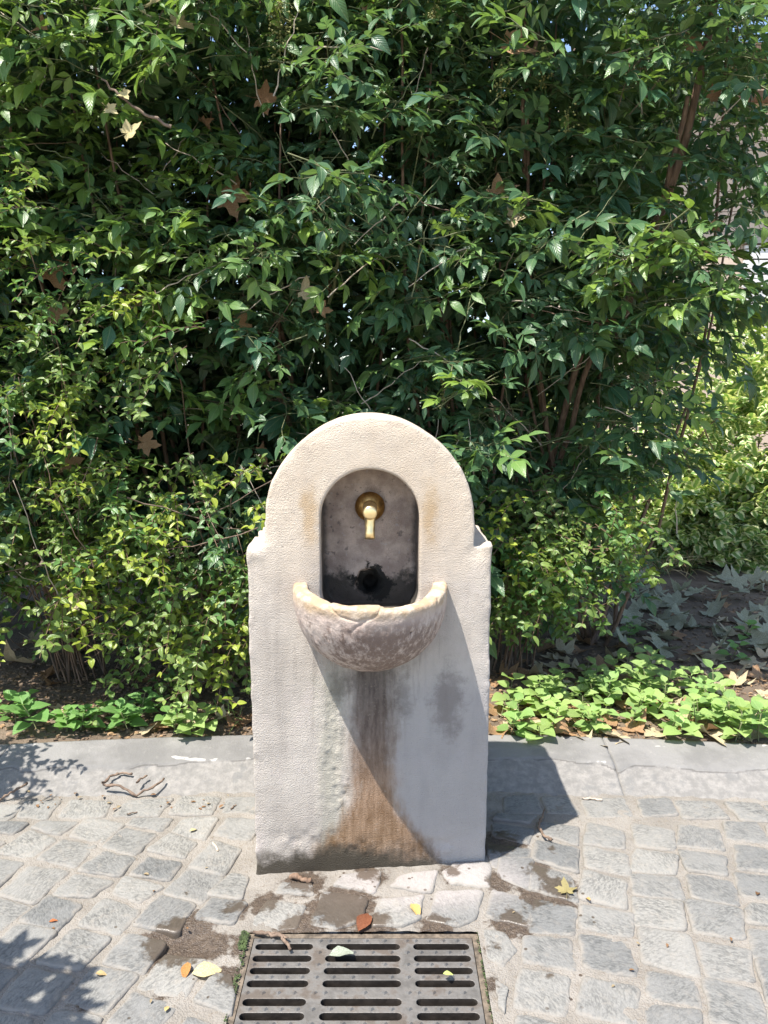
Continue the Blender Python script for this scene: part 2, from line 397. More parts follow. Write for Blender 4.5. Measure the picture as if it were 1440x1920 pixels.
def basin_stone():
    nb = NB('basin_stone'); oc = nb.objco(); x, y, z = nb.sep(oc)
    n1 = nb.noise(oc, 12, 5, .65); n3 = nb.noise(oc, 130, 4, .65)
    run = nb.noise(nb.scale(oc, (1, 1, .55)), 60, 8, .75)
    c = nb.mix(nb.step(n1, .3, .7), (.42, .33, .285), (.52, .44, .385))
    rimc = nb.mix(nb.step(nb.noise(oc, 26, 4, .6), .4, .65), (.36, .25, .14), (.52, .42, .31))
    top = nb.step(nb.math('ADD', z, nb.math('MULTIPLY', nb.math('SUBTRACT', n1, .5), .05)), .715, .748)
    c = nb.mix(nb.math('MULTIPLY', top, .85), c, rimc)
    # dark streaky belly, worst right of the middle
    bx = nb.math('ABSOLUTE', nb.math('SUBTRACT', x, .045))
    dk = nb.math('MULTIPLY', nb.step(nb.math('ADD', run, nb.math('MULTIPLY', bx, -.9)), .30, .50), nb.step(z, .68, .745, 1, 0))
    dk = nb.math('MULTIPLY', dk, nb.step(nb.math('ADD', z, nb.math('MULTIPLY', n1, .05)), .56, .61, .25, 1))
    c = nb.mix(nb.math('MULTIPLY', dk, .85), c, nb.mix(n1, (.085, .055, .043), (.20, .135, .105)))
    sp = nb.math('MULTIPLY', nb.step(n3, .55, .68), nb.step(z, .60, .70, .9, .15))
    c = nb.mix(nb.math('MULTIPLY', sp, .55), c, (.52, .47, .43))
    c = nb.mix(nb.math('MULTIPLY', nb.step(nb.noise(oc, 60, 3), .55, .7), nb.step(z, .56, .68, .7, .0)), c, (.07, .055, .045))
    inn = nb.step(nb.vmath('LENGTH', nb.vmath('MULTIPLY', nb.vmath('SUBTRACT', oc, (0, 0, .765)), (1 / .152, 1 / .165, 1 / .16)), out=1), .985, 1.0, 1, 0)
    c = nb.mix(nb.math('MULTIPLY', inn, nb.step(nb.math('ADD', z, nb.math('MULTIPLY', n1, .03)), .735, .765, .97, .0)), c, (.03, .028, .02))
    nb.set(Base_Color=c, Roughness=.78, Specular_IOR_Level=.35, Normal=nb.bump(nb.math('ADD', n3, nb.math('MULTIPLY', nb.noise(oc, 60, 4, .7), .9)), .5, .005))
    return nb.m
def brass():
    nb = NB('worn_brass'); oc = nb.objco(); n = nb.noise(oc, 60, 4, .6); fr = nb.sep(oc)[1]
    g = nb.step(nb.math('ADD', fr, nb.math('MULTIPLY', nb.math('SUBTRACT', n, .5), .02)), -.034, -.012)
    c = nb.mix(g, (.92, .72, .38), nb.mix(nb.step(n, .35, .65), (.42, .23, .065), (.22, .12, .04)))
    nb.set(Base_Color=c, Metallic=.9, Roughness=nb.math('ADD', .3, nb.math('MULTIPLY', g, .22)), Normal=nb.bump(n, .15, .002))
    return nb.m
def cobble_material():
    nb = NB('basalt_cobble'); p = nb.pos(); oi = nb.n('ShaderNodeObjectInfo'); rnd = oi.outputs['Random']
    rot = nb.comb(0.0, 0.0, nb.math('MULTIPLY', rnd, 6.28))
    sv = nb.scale(nb.scale(p, (1, 1, 1), rot), (85, 190, 85))
    str_ = nb.noise(sv, 1.0, 4, .65, .6)
    n1 = nb.noise(p, 11, 4, .6); n2 = nb.noise(p, 210, 2, .6); n4 = nb.noise(p, 45, 4, .65)
    c = nb.mix(nb.step(str_, .36, .62), (.115, .114, .109), (.245, .238, .223))
    c = nb.mix(nb.step(n1, .38, .66, 0, .7), c, (.255, .248, .235))
    c = nb.mix(nb.step(n4, .52, .68, 0, .5), c, (.29, .265, .235))
    c = nb.mix(nb.math('MULTIPLY', rnd, .3), c, (.205, .20, .193))
    c = nb.mix(1.0, c, nb.ramp(nb.math('FRACT', nb.math('MULTIPLY', rnd, 17.3)), [(0, (.66, .68, .70)), (1, (1.06, 1.05, 1.02))]), 'MULTIPLY')
    c = nb.mix(nb.step(n2, .62, .75, 0, .4), c, (.09, .09, .09))
    pv = nb.sep(p)
    near = nb.vmath('LENGTH', nb.vmath('MULTIPLY', nb.vmath('SUBTRACT', p, (.1, 1.78, 0)), (.55, 1.4, 0)), out=1)
    c = nb.mix(nb.step(nb.math('ADD', near, nb.math('MULTIPLY', n4, .12)), .12, .26, .55, 0), c, (.40, .355, .335))
    # dust from the joints lying over the low edges
    ring = nb.n('ShaderNodeAttribute', attribute_name='tint').outputs['Fac']
    du = nb.math('ADD', ring, nb.math('MULTIPLY', nb.math('SUBTRACT', nb.noise(p, 26, 5, .7), .5), .75))
    c = nb.mix(nb.step(du, .80, 1.04, 0, .92), c, nb.mix(n1, (.215, .196, .172), (.268, .247, .22)))
    w = wet_mask(nb, .016)
    wc = nb.mix(.35, nb.mix(1.0, c, (.40, .36, .33), 'MULTIPLY'), (.105, .078, .055))
    c = nb.mix(w, c, wc)
    ro = nb.math('SUBTRACT', .82, nb.math('MULTIPLY', w, .5))
    hh = nb.math('ADD', nb.math('MULTIPLY', str_, .8), nb.math('ADD', nb.math('MULTIPLY', n2, .35), nb.math('MULTIPLY', n4, .9)))
    nb.set(Base_Color=c, Roughness=ro, Specular_IOR_Level=.4, Normal=nb.bump(nb.math('MULTIPLY', hh, nb.math('SUBTRACT', 1.0, nb.math('MULTIPLY', w, .6))), .55, .006))
    return nb.m
def sand_material():
    nb = NB('sandy_joint_fill'); p = nb.pos()
    n1 = nb.noise(p, 9, 4, .6); n2 = nb.noise(p, 90, 4, .7); g = nb.vor(p, 260)
    c = nb.mix(nb.step(n1, .35, .65), (.205, .186, .162), (.26, .238, .211))
    c = nb.mix(nb.step(n2, .5, .7, 0, .5), c, (.17, .135, .10))
    c = nb.mix(nb.step(g, .1, .35, .35, 0), c, (.36, .325, .28))
    w = wet_mask(nb)
    c = nb.mix(w, c, nb.mix(nb.step(n2, .4, .6), (.062, .046, .035), (.098, .073, .054)))
    sp = nb.math('MULTIPLY', w, nb.step(g, .1, .18, 1, 0))
    c = nb.mix(nb.math('MULTIPLY', sp, .5), c, (.34, .30, .25))
    nb.set(Base_Color=c, Roughness=nb.math('SUBTRACT', .9, nb.math('MULTIPLY', w, .5)), Specular_IOR_Level=.35,
           Normal=nb.bump(nb.math('ADD', nb.math('MULTIPLY', n2, 1.2), nb.math('MULTIPLY', g, .5)), .7, .006))
    return nb.m
def kerb_material():
    nb = NB('kerb_stone_grey'); p = nb.pos(); oc = nb.objco()
    lip = nb.n('ShaderNodeAttribute', attribute_name='tint').outputs['Fac']
    n1 = nb.noise(p, 6, 4, .6); n2 = nb.noise(p, 40, 4, .65); n3 = nb.noise(p, 190, 3, .6)
    top = nb.mix(nb.step(n1, .35, .65), (.155, .15, .144), (.21, .203, .195))
    low = nb.mix(nb.step(n2, .35, .65), (.175, .167, .157), (.235, .222, .207))
    low = nb.mix(nb.step(nb.noise(p, 18, 4, .6), .56, .66, 0, .6), low, (.15, .148, .145))
    c = nb.mix(lip, low, top)
    c = nb.mix(nb.step(n2, .55, .75, 0, .3), c, (.31, .29, .27))
    pa = nb.math('MULTIPLY', lip, nb.step(nb.noise(nb.scale(p, (1, 2.2, 1)), 9, 3, .5), .665, .68))
    c = nb.mix(nb.math('MULTIPLY', pa, .8), c, (.42, .40, .38))
    ck = nb.math('ABSOLUTE', nb.math('SUBTRACT', lip, .35))
    c = nb.mix(nb.math('MULTIPLY', nb.step(ck, .1, .34, .45, 0), nb.step(nb.noise(p, 13, 2), .38, .5)), c, (.045, .04, .036))
    nb.set(Base_Color=c, Roughness=.85, Specular_IOR_Level=.3, Normal=nb.bump(nb.math('ADD', n3, nb.math('MULTIPLY', n2, 1.6)), .4, .005))
    return nb.m
def soil_material():
    nb = NB('bed_soil'); p = nb.pos(); n1 = nb.noise(p, 5, 5, .65); n2 = nb.noise(p, 70, 4, .7)
    c = nb.mix(nb.step(n1, .35, .65), (.13, .098, .072), (.20, .155, .115))
    c = nb.mix(nb.step(n2, .5, .7, 0, .6), c, (.20, .145, .10))
    nb.set(Base_Color=c, Roughness=.95, Specular_IOR_Level=.2, Normal=nb.bump(nb.math('ADD', n2, n1), .8, .02))
    return nb.m
def iron_material():
    nb = NB('cast_iron'); p = nb.pos(); n1 = nb.noise(p, 16, 4, .6); n2 = nb.noise(p, 120, 3, .6)
    c = nb.mix(nb.step(n1, .35, .65), (.115, .108, .10), (.20, .19, .178))
    z = nb.sep(p)[2]
    c = nb.mix(nb.step(n1, .5, .64, 0, .7), c, (.09, .066, .048))
    c = nb.mix(nb.step(n2, .6, .75, 0, .5), c, (.10, .085, .07))
    nb.set(Base_Color=c, Metallic=.25, Roughness=.52, Normal=nb.bump(nb.math('ADD', n2, nb.math('MULTIPLY', n1, .6)), .4, .003))
    return nb.m
def plain(name, col, rough=.8, var=.25, sc=20, **k):
    nb = NB(name); p = nb.pos(); n = nb.noise(p, sc, 4, .6)
    d = tuple(v * (1 - var) for v in col); u = tuple(min(1, v * (1 + var)) for v in col)
    nb.set(Base_Color=nb.mix(nb.step(n, .3, .7), d, u), Roughness=rough, Normal=nb.bump(n, .4, .004), **k)
    return nb.m

M_stone, M_basin, M_brass = fountain_stone(), basin_stone(), brass()
M_cobble, M_sand, M_kerb, M_soil, M_iron = cobble_material(), sand_material(), kerb_material(), soil_material(), iron_material()
M_leaf = leaf_material('nandina_leaf', (.032, .086, .042), (.10, .195, .085), .36, .32)
M_abelia = leaf_material('abelia_leaf', (.075, .15, .035), (.24, .33, .08), .3, .34)
M_varieg = leaf_material('variegated_leaf', (.16, .28, .08), (.24, .36, .11), .45, .33, margin=(.74, .74, .44), vein=.0)
M_weed = leaf_material('weed_leaf', (.22, .34, .09), (.37, .50, .18), .5, .36, vein=.3, spec=.35)
M_grass = leaf_material('grass_blade', (.05, .09, .03), (.11, .16, .05), .45, .2)
M_straw = leaf_material('straw_blade', (.33, .24, .12), (.48, .37, .2), .6, .2)
M_plane = leaf_material('plane_leaf', (.05, .11, .03), (.09, .17, .05), .45, .3)
M_twig = bark_material('green_twig', (.11, .13, .05), (.17, .17, .08), .6)
M_cane = bark_material('brown_cane', (.10, .060, .038), (.23, .145, .095))
M_dry = bark_material('dry_twig', (.10, .066, .046), (.22, .155, .112))
M_pale = bark_material('pale_twig', (.34, .27, .20), (.52, .44, .36))
M_dead = dead_leaf_material('dead_leaf_brown', (.26, .14, .07), (.42, .27, .15))
M_tan = dead_leaf_material('dead_leaf_tan', (.40, .32, .19), (.55, .47, .32))
M_pgreen = dead_leaf_material('withered_leaf_grey_green', (.235, .245, .155), (.43, .42, .30))
M_yell = dead_leaf_material('yellow_leaf', (.52, .42, .17), (.62, .54, .30))
M_berry = plain('unripe_berry', (.20, .20, .06), .5, .3, 60)
M_moss = plain('moss', (.04, .06, .018), .9, .6, 90)
M_rust = plain('rusty_dirt', (.12, .095, .07), .85, .5, 60)
M_mud_shade = plain('mud_and_slot_shade', (.032, .026, .021), .55, .4, 40)

# ------------------------------------------------------------------ ground
def foot_y(x): return 2.235 - 0.066 * (np.asarray(x) / 1.15) ** 2     # foot of the kerb
def gz(x, y):
    x = np.asarray(x, float); y = np.asarray(y, float)
    tilt = .017 * np.clip((x + .034) / .3, -1.3, 1.3) * np.exp(-((x + .034) / .55) ** 4) * sst(1.63, 1.86, y) * (1 - sst(1.95, 2.15, y))
    return tilt + .006 * vnoise(x, y, 0, 1.7, 3) + .004 * vnoise(x, y, 0, 4, 5)
GR = dict(x0=-.312, x1=.216, y0=1.075, y1=1.603)       # drain opening
hole_px = (345, 1748)
HP = at_z(*hole_px)
_hp = [at_z(px, py) for px, py in [(278, 1795), (290, 1765), (338, 1710), (355, 1752), (385, 1765), (372, 1825)]]
HC = (sum(p.x for p in _hp) / 6, sum(p.y for p in _hp) / 6)
def sand_h(x, y):
    n = .0045 * fbm(x, y, 0, 12, 3, 2) + .0022 * vnoise(x, y, 0, 60, 4)
    h = gz(x, y) - .0028 + n
    d = np.hypot((x - HC[0]) / .085, (y - HC[1]) / .07)
    return h - .015 * (1 - sst(.55, 1.05, d + .25 * vnoise(x, y, 0, 25, 9)))
def grid_sheet(name, xs, ys, hfun, skip=None, mats=None):
    X, Y = np.meshgrid(xs, ys, indexing='ij'); Z = hfun(X, Y)
    V = np.stack([X, Y, Z], -1).reshape(-1, 3); ny = len(ys)
    I, J = np.meshgrid(np.arange(len(xs) - 1), np.arange(ny - 1), indexing='ij')
    if skip is not None:
        cx = (X[:-1, :-1] + X[1:, 1:]) / 2; cy = (Y[:-1, :-1] + Y[1:, 1:]) / 2
        k = ~skip(cx, cy); I, J = I[k], J[k]
    a = (I * ny + J).ravel()
    Q = np.stack([a, a + ny, a + ny + 1, a + 1], 1)
    return link(name, quads_mesh(name, V, Q), mats)

xs = np.unique(np.concatenate([np.arange(-1.35, 1.35, .011), [GR['x0'], GR['x1']], np.arange(-3.2, -1.35, .04), np.arange(1.35, 3.2, .04)]))
ys = np.unique(np.concatenate([np.arange(1.2, 2.36, .011), [GR['y0'], GR['y1']], np.arange(-1.6, 1.2, .04)]))
in_gr = lambda x, y: (x > GR['x0']) & (x < GR['x1']) & (y > GR['y0']) & (y < GR['y1'])
pavement = grid_sheet('pavement', xs, ys, sand_h, in_gr, M_sand)
tag(pavement, kind='structure')
ground = grid_sheet('ground', np.array([-60., -3.19, 3.19, 60.]), np.array([-60., -1.59, 2.30, 4.0, 60.]), lambda x, y: np.full(x.shape, -.03),
                    lambda x, y: (np.abs(x) < 3) & (y > -1.6) & (y < 2.3), plain('ground_far', (.30, .26, .20), .95, .2, 3))
tag(ground, kind='structure')

# ---- cobbles
def clip_poly(P, n, d):
    out = []
    for i in range(len(P)):
        a, b = P[i], P[(i + 1) % len(P)]
        da, db = a[0] * n[0] + a[1] * n[1] - d, b[0] * n[0] + b[1] * n[1] - d
        if da <= 0: out.append(a)
        if (da < 0) != (db < 0):
            t = da / (da - db); out.append((a[0] + (b[0] - a[0]) * t, a[1] + (b[1] - a[1]) * t))
    return out
def area(P): return abs(sum(P[i][0] * P[(i + 1) % len(P)][1] - P[(i + 1) % len(P)][0] * P[i][1] for i in range(len(P)))) / 2
def cen(P): return (sum(p[0] for p in P) / len(P), sum(p[1] for p in P) / len(P))
polys = []
A = math.radians(-15.5)
ux, uy = math.cos(A), math.sin(A); vx, vy = -uy, ux
R.seed(21)
RECTS = [(-.349, .276, 1.80, 2.3), (-.315, .30, 1.60, 1.81), (-.335, .246, .9, 1.615)]
for i in range(-24, 25):
    u0 = i * .127 + R.uniform(-.006, .006); u1 = u0 + .127
    v = -1.2 + R.uniform(0, .1)
    while v < 3.2:
        ln = R.uniform(.098, .138); j = lambda a=.011: R.uniform(-a, a)
        gp = R.uniform(.002, .006)
        P = [(u0 + gp + j(), v + gp + j()), (u1 - gp + j(), v + gp + j()), (u1 - gp + j(), v + ln - gp + j()), (u0 + gp + j(), v + ln - gp + j())]
        if R.random() < .25:
            k = R.randrange(4); c = cen(P); P[k] = (P[k][0] * .8 + c[0] * .2, P[k][1] * .8 + c[1] * .2)
        P = [(a * ux + b * vx, a * uy + b * vy) for a, b in P]
        v += ln
        c = cen(P)
        if abs(c[0]) > 2.4 or c[1] < .25: continue
        lim = float(foot_y(c[0])) - .125
        if c[1] > lim + .02: continue
        P = clip_poly(P, (0, 1), lim)
        ok = len(P) > 2
        for (a, b, y0, y1) in RECTS:
            if not ok: break
            c = cen(P); ds = [(a - c[0], (1, 0), a), (c[0] - b, (-1, 0), -b), (y0 - c[1], (0, 1), y0), (c[1] - y1, (0, -1), -y1)]
            m = max(ds, key=lambda q: q[0])
            if m[0] < 0: ok = False
            else: P = clip_poly(P, m[1], m[2]); ok = len(P) > 2
        if not ok or area(P) < .0050: continue
        c = cen(P)
        if math.hypot(c[0] - HC[0], c[1] - HC[1]) < .088: continue
        polys.append(P)
# course along the kerb
x = -2.4
while x < 2.4:
    w = R.uniform(.115, .165); y1 = float(foot_y(x + w / 2))
    if not (x + w > -.36 and x < .29):
        j = lambda a=.008: R.uniform(-a, a); sk = R.uniform(-.02, .02)
        polys.append([(x + .007 + j(), y1 - .115 + j()), (x + w - .007 + j(), y1 - .115 + j()), (x + w - .007 + sk + j(), y1 - .012 + j()), (x + .007 + sk + j(), y1 - .012 + j())])
    x += w
# traced stones in front of the fountain and beside the drain
Z3 = lambda a, b: (240 + a / 1.895, 1600 + b / 1.895)
for T in [[(725, 108), (755, 70), (905, 58), (878, 145)], [(925, 118), (965, 75), (1108, 65), (1080, 145)], [(1110, 78), (1160, 45), (1292, 48), (1287, 132), (1150, 118)],
          [(1308, 95), (1312, 32), (1445, 28), (1437, 150)], [(515, 130), (545, 88), (655, 100), (662, 145)],
          [(425, 238), (498, 150), (635, 180), (602, 268), (480, 278)], [(638, 254), (688, 130), (860, 160), (825, 243), (742, 274)],
          [(862, 262), (888, 165), (1058, 143), (1040, 232), (972, 268)], [(1056, 236), (1088, 133), (1268, 138), (1234, 238), (1172, 264)],
          [(1262, 228), (1288, 128), (1442, 168), (1432, 264)],
          [(1258, 268), (1342, 278), (1388, 348), (1332, 412), (1272, 372)], [(1303, 452), (1352, 488), (1340, 580), (1312, 545)],
          [(228, 520), (300, 418), (372, 425), (380, 500), (368, 575)]]:
    P = [tuple(at_z(*Z3(*q)))[:2] for q in T]
    polys.append(P[::-1] if sum(P[i][0] * P[(i + 1) % len(P)][1] - P[(i + 1) % len(P)][0] * P[i][1] for i in range(len(P))) < 0 else P)

def cobble_geo(P, rg):
    s = sum(P[i][0] * P[(i + 1) % len(P)][1] - P[(i + 1) % len(P)][0] * P[i][1] for i in range(len(P)))
    if s < 0: P = P[::-1]
    c = cen(P); ring = []
    n = len(P)
    # round the corners, then subdivide and roughen
    Q = []
    for i in range(n):
        a, b, d = P[i - 1], P[i], P[(i + 1) % n]
        t = rg.uniform(.05, .13)
        Q.append((b[0] + (a[0] - b[0]) * t, b[1] + (a[1] - b[1]) * t)); Q.append((b[0] * .94 + (a[0] + d[0]) * .03, b[1] * .94 + (a[1] + d[1]) * .03))
        Q.append((b[0] + (d[0] - b[0]) * t, b[1] + (d[1] - b[1]) * t))
    for i in range(len(Q)):
        a, b = Q[i], Q[(i + 1) % len(Q)]; L = math.hypot(b[0] - a[0], b[1] - a[1]); k = max(1, int(L / .011))
        for m in range(k): ring.append((a[0] + (b[0] - a[0]) * m / k, a[1] + (b[1] - a[1]) * m / k))
    ring = np.array(ring); sd = rg.uniform(0, 50)
    off = .0035 * vnoise(ring[:, 0], ring[:, 1], 0, 40, sd) + .0018 * vnoise(ring[:, 0], ring[:, 1], 0, 120, sd)
    C = np.array(c); dr = ring - C; ln = np.linalg.norm(dr, axis=1, keepdims=True); ring = C + dr * (1 + off[:, None] / ln)
    m = len(ring); V = []; tx, ty = rg.uniform(-.03, .03), rg.uniform(-.03, .03); lift = rg.uniform(-.001, .003)
    rough = rg.uniform(.5, 1.3)
    for f, dz in [(1.0, -.04), (1.005, -.005), (.965, -.0005), (.9, .0006), (.72, .0012), (.5, .0016), (.25, .0016)]:
        r = C + (ring - C) * f
        z = gz(r[:, 0], r[:, 1]) + dz + lift + (r[:, 0] - c[0]) * tx + (r[:, 1] - c[1]) * ty
        if dz > -.03: z = z + rough * (.0024 * fbm(r[:, 0], r[:, 1], 0, 30, 3, sd) + .0012 * vnoise(r[:, 0], r[:, 1], 0, 110, sd)) * (1 if f < .95 else .5)
        V += [(a, b, q) for (a, b), q in zip(r, z)]
    F = []
    for k in range(6):
        for i in range(m): F.append((k * m + i, k * m + (i + 1) % m, (k + 1) * m + (i + 1) % m, (k + 1) * m + i))
    F.append(tuple(6 * m + i for i in range(m)))
    T = sum([[f] * m for f in (1.0, 1.0, .965, .9, .72, .5, .25)], [])
    return V, F, c, T
polys.sort(key=lambda P: (lambda c: (abs(c[0] / max(.3, c[1])) > .72 or c[1] < 1.2, math.hypot(c[0], c[1] - 1.7)))(cen(P)))
restV, restF, restT = [], [], []
for k, P in enumerate(polys):
    V, F, c, T = cobble_geo(P, R)
    if k < 290:
        V = [(a - c[0], b - c[1], z) for a, b, z in V]
        link('cobblestone', poly_mesh('cobblestone', V, F, T=T), M_cobble, pavement, (c[0], c[1], 0))
    else:
        n0 = len(restV); restV += V; restT += T; restF += [tuple(n0 + i for i in f) for f in F]
if restV:
    tag(link('outer_cobbles', poly_mesh('outer_cobbles', restV, restF, T=restT), M_cobble, pavement), kind='stuff')

# grit lying in the joints
def grit(n, rg, xr, yr, hfun, smin, smax, accept=None):
    V, Q = [], []
    while n > 0:
        x, y = rg.uniform(*xr), rg.uniform(*yr); n -= 1
        if accept and not accept(x, y): continue
        s = rg.uniform(smin, smax) ; z = float(hfun(x, y)); b = len(V)
        sx, sy, sz = s * rg.uniform(.6, 1.3), s * rg.uniform(.6, 1.3), s * rg.uniform(.3, .8); a = rg.uniform(0, 6.28); ca, sa = math.cos(a), math.sin(a)
        for dz, f in ((-.3, 1), (.5, .8)):
            for q in range(4):
                px, py = sx * f * (1 if q in (1, 2) else -1) * rg.uniform(.6, 1), sy * f * (1 if q > 1 else -1) * rg.uniform(.6, 1)
                V.append((x + px * ca - py * sa, y + px * sa + py * ca, z + sz * dz))
        for q in range(4): Q.append((b + q, b + (q + 1) % 4, b + 4 + (q + 1) % 4, b + 4 + q))
        Q.append((b + 4, b + 5, b + 6, b + 7))
    return V, Q
R.seed(5)
V, Q = grit(5200, R, (-1.3, 1.3), (1.25, 2.23), sand_h, .0007, .0023, lambda x, y: not in_gr(x, y))
tag(link('joint_grit', quads_mesh('joint_grit', V, Q), M_sand, pavement), kind='stuff')

# ---- kerb: worn sloping stones with a flaked upper skin
kerb = empty('kerb', (0, 2.3, 0)); tag(kerb, kind='structure')
def kerb_stone(x0, x1, seed):
    nx = int((x1 - x0) / .009) + 1; prof = np.linspace(0, 1, 46)
    X = np.linspace(x0 + .0015, x1 - .0015, nx)
    edge = .47 + .10 * fbm(X, 0, 0, 4.5, 3, seed) + .05 * vnoise(X, 0, 0, 14, seed)          # flake line along the stone
    dj = np.minimum(X - x0, x1 - X); edge = np.where(dj < .06, edge - (1 - dj / .06) * .10, edge)
    V, T = [], []
    for i, x in enumerate(X):
        fy = float(foot_y(x)); w = .265
        e = edge[i]
        for q, p in enumerate(prof):
            y = fy + w * p; z = -.006 + (p / .47) * .048 if p < .47 else .042 + (p - .47) / .53 * .020
            lipm = sst(e - .006, e + .006, p)
            z += .006 * (lipm - .5)
            V.append((x, y, z)); T.append(lipm)
    V = np.array(V); V[:, 2] += .0022 * fbm(V[:, 0], V[:, 1], 0, 16, 3, seed) * (1.3 - np.array(T)) + .001 * vnoise(V[:, 0], V[:, 1], 0, 70, seed)
    n = len(prof); V = V.tolist(); m = len(V)
    Q = [(i * n + q, (i + 1) * n + q, (i + 1) * n + q + 1, i * n + q + 1) for i in range(nx - 1) for q in range(n - 1)]
    # skirts down every side
    loop = [i * n for i in range(nx)] + [(nx - 1) * n + q for q in range(1, n)] + [i * n + n - 1 for i in range(nx - 2, -1, -1)] + [q for q in range(n - 2, 0, -1)]
    for v in loop: V.append([V[v][0], V[v][1], -.12]); T.append(0)
    for k in range(len(loop)):
        Q.append((loop[(k + 1) % len(loop)], loop[k], m + k, m + (k + 1) % len(loop)))
    me = quads_mesh('kerb_stone', V, Q, T=T)
    o = link('kerb_stone', me, M_kerb, kerb); o.matrix_parent_inverse = Matrix.Translation((0, -2.3, 0))
for k, (a, b) in enumerate([(-3.0, -2.05), (-2.05, -1.25), (-1.25, -.02), (-.02, .745), (.745, 1.72), (1.72, 2.7)]):
    kerb_stone(a, b, 3.3 + k)

# ---- soil bed
def soil_h(x, y):
    return .052 + .014 * fbm(x, y, 0, 3.2, 3, 6) + .006 * vnoise(x, y, 0, 22, 2) + .03 * sst(3.5, 9, y) - .05 * (1 - sst(2.40, 2.53, y + .066 * (np.asarray(x) / 1.15) ** 2))
bed = grid_sheet('soil_bed', np.arange(-4.5, 6.5, .035), np.concatenate([np.arange(2.36, 6.2, .03), np.arange(6.2, 12, .3)]), soil_h, None, M_soil)
tag(bed, kind='structure')

# ------------------------------------------------------------------ fountain
FX, FY, YAW = -.034, 1.848, math.radians(1.2)
fountain = empty('drinking_fountain', (FX, FY, 0), YAW)
tag(fountain, 'arched pale stone drinking fountain with brass spout and half-round basin', 'fountain')
h = .0042
gx = np.arange(-.325, .3251, h); gy = np.arange(-.02, .3201, h); gzz = np.arange(-.07, 1.2001, h)
X, Y, Z = np.meshgrid(gx, gy, gzz, indexing='ij')
def sbox2(x, z, cx, cz, hx, hz):
    qx, qz = np.abs(x - cx) - hx, np.abs(z - cz) - hz
    return np.hypot(np.maximum(qx, 0), np.maximum(qz, 0)) + np.minimum(np.maximum(qx, qz), 0)
def extr(d2, y, c, hy, r):
    a, b = d2 + r, np.abs(y - c) - hy + r
    return np.hypot(np.maximum(a, 0), np.maximum(b, 0)) + np.minimum(np.maximum(a, b), 0) - r
def smax(a, b, k):
    hh = np.clip(.5 + .5 * (a - b) / k, 0, 1); return b * (1 - hh) + a * hh + k * hh * (1 - hh)
wob = .0012 * vnoise(X, Y, Z, 7, 1)
lower = sbox2(X, Z, 0, .38, .303 + wob, .478)
arch = np.minimum(np.hypot(X, Z - .915) - .258, sbox2(X, Z, 0, .6, .260, .315))
body2 = np.minimum(lower, arch)
rr = .0045
d = extr(body2, Y, .15, .15, rr)
# eroded arrises and shoulders
er = fbm(X, Y, Z, 26, 3, 4)
near = np.exp(-(np.abs(Y) / .02) ** 2) * np.exp(-(body2 / .02) ** 2)
d = d + near * (.0030 + .0048 * er)
sh = np.exp(-((np.abs(X) - .285) / .035) ** 2 - ((Z - .85) / .035) ** 2)
d = d + sh * (.004 + .011 * vnoise(X, Y, Z, 22, 8))
# rough strip left of the stain and along the foot
strip = np.exp(-((X + .085 + .02 * vnoise(X, 0, Z, 9, 2)) / .026) ** 2) * sst(.13, .2, Z) * (1 - sst(.42, .52, Z))
foot = np.exp(-((Z - .05 - .25 * np.clip(-X - .02, 0, .12)) / .03) ** 2) * sst(-.3, -.2, X) * (1 - sst(.18, .26, X))
fr = np.exp(-(np.abs(Y) / .02) ** 2)
d = d + fr * (strip * (.0035 + .006 * np.abs(fbm(X, Y, Z, 45, 3, 3))) + foot * (.003 + .005 * fbm(X, Y, Z, 40, 3, 6)))
edge = -.078 + .030 * vnoise(0, 0, Z, 11, 2) + .012 * fbm(X, 0, Z, 45, 3, 4)
ledge = sst(-.20, -.085, X) * (1 - sst(edge - .004, edge + .004, X)) * sst(.15, .21, Z) * (1 - sst(.44, .52, Z))
zb = np.interp(gx, [-.31, -.25, -.15, -.09, -.06, .10, .14, .20, .31], [.02, .04, .085, .13, .02, .02, .10, .06, -.02])[:, None, None] + .014 * fbm(X, 0, Z, 30, 3, 5)
low_ = (1 - sst(zb - .004, zb + .004, Z)) * sst(-.2, -.1, zb * 0 + Z)
e2 = -.135 + .02 * vnoise(0, 0, Z, 14, 7) + .012 * fbm(X, 0, Z, 50, 3, 6)
crust = sst(e2 - .02, e2 + .02, X) * (1 - sst(edge - .003, edge + .003, X)) * sst(.13, .17, Z + .02 * vnoise(X, 0, Z, 30, 4)) * (1 - sst(.40, .56, Z))
d = d - fr * crust * (.0022 + .0022 * fbm(X, Y, Z, 90, 3, 8))
d = d + .0012 * fbm(X, Y, Z, 19, 3, 2)
# niche, in-wall hollow, drain
n2 = np.minimum(np.hypot(X, Z - .923) - .121, sbox2(X, Z, 0, .80, .121, .123))
n2 = np.where(Z < .74, np.maximum(n2, np.hypot(X, (Z - .74) * 1.2) - .121), n2)
nd = np.maximum(n2, Y - .13)
d = smax(d, -(nd + .0006 * vnoise(X, Y, Z, 40, 5)), .007)
pit = np.sqrt((X / .042) ** 2 + ((Y - .125) / .035) ** 2 + ((Z - .728) / .036) ** 2) - 1
d = np.maximum(d, -(pit * .03 + .012 * vnoise(X, Y, Z, 42, 6)))
tubed = np.maximum(np.hypot(X + .0, (Z - .722) * .75) - .019, np.maximum(Y - .24, .1 - Y))
d = np.maximum(d, -tubed)
V, Q = surface_nets(d, (gx[0], gy[0], gzz[0]), h)
link('body', quads_mesh('body', V, Q), M_stone, fountain)

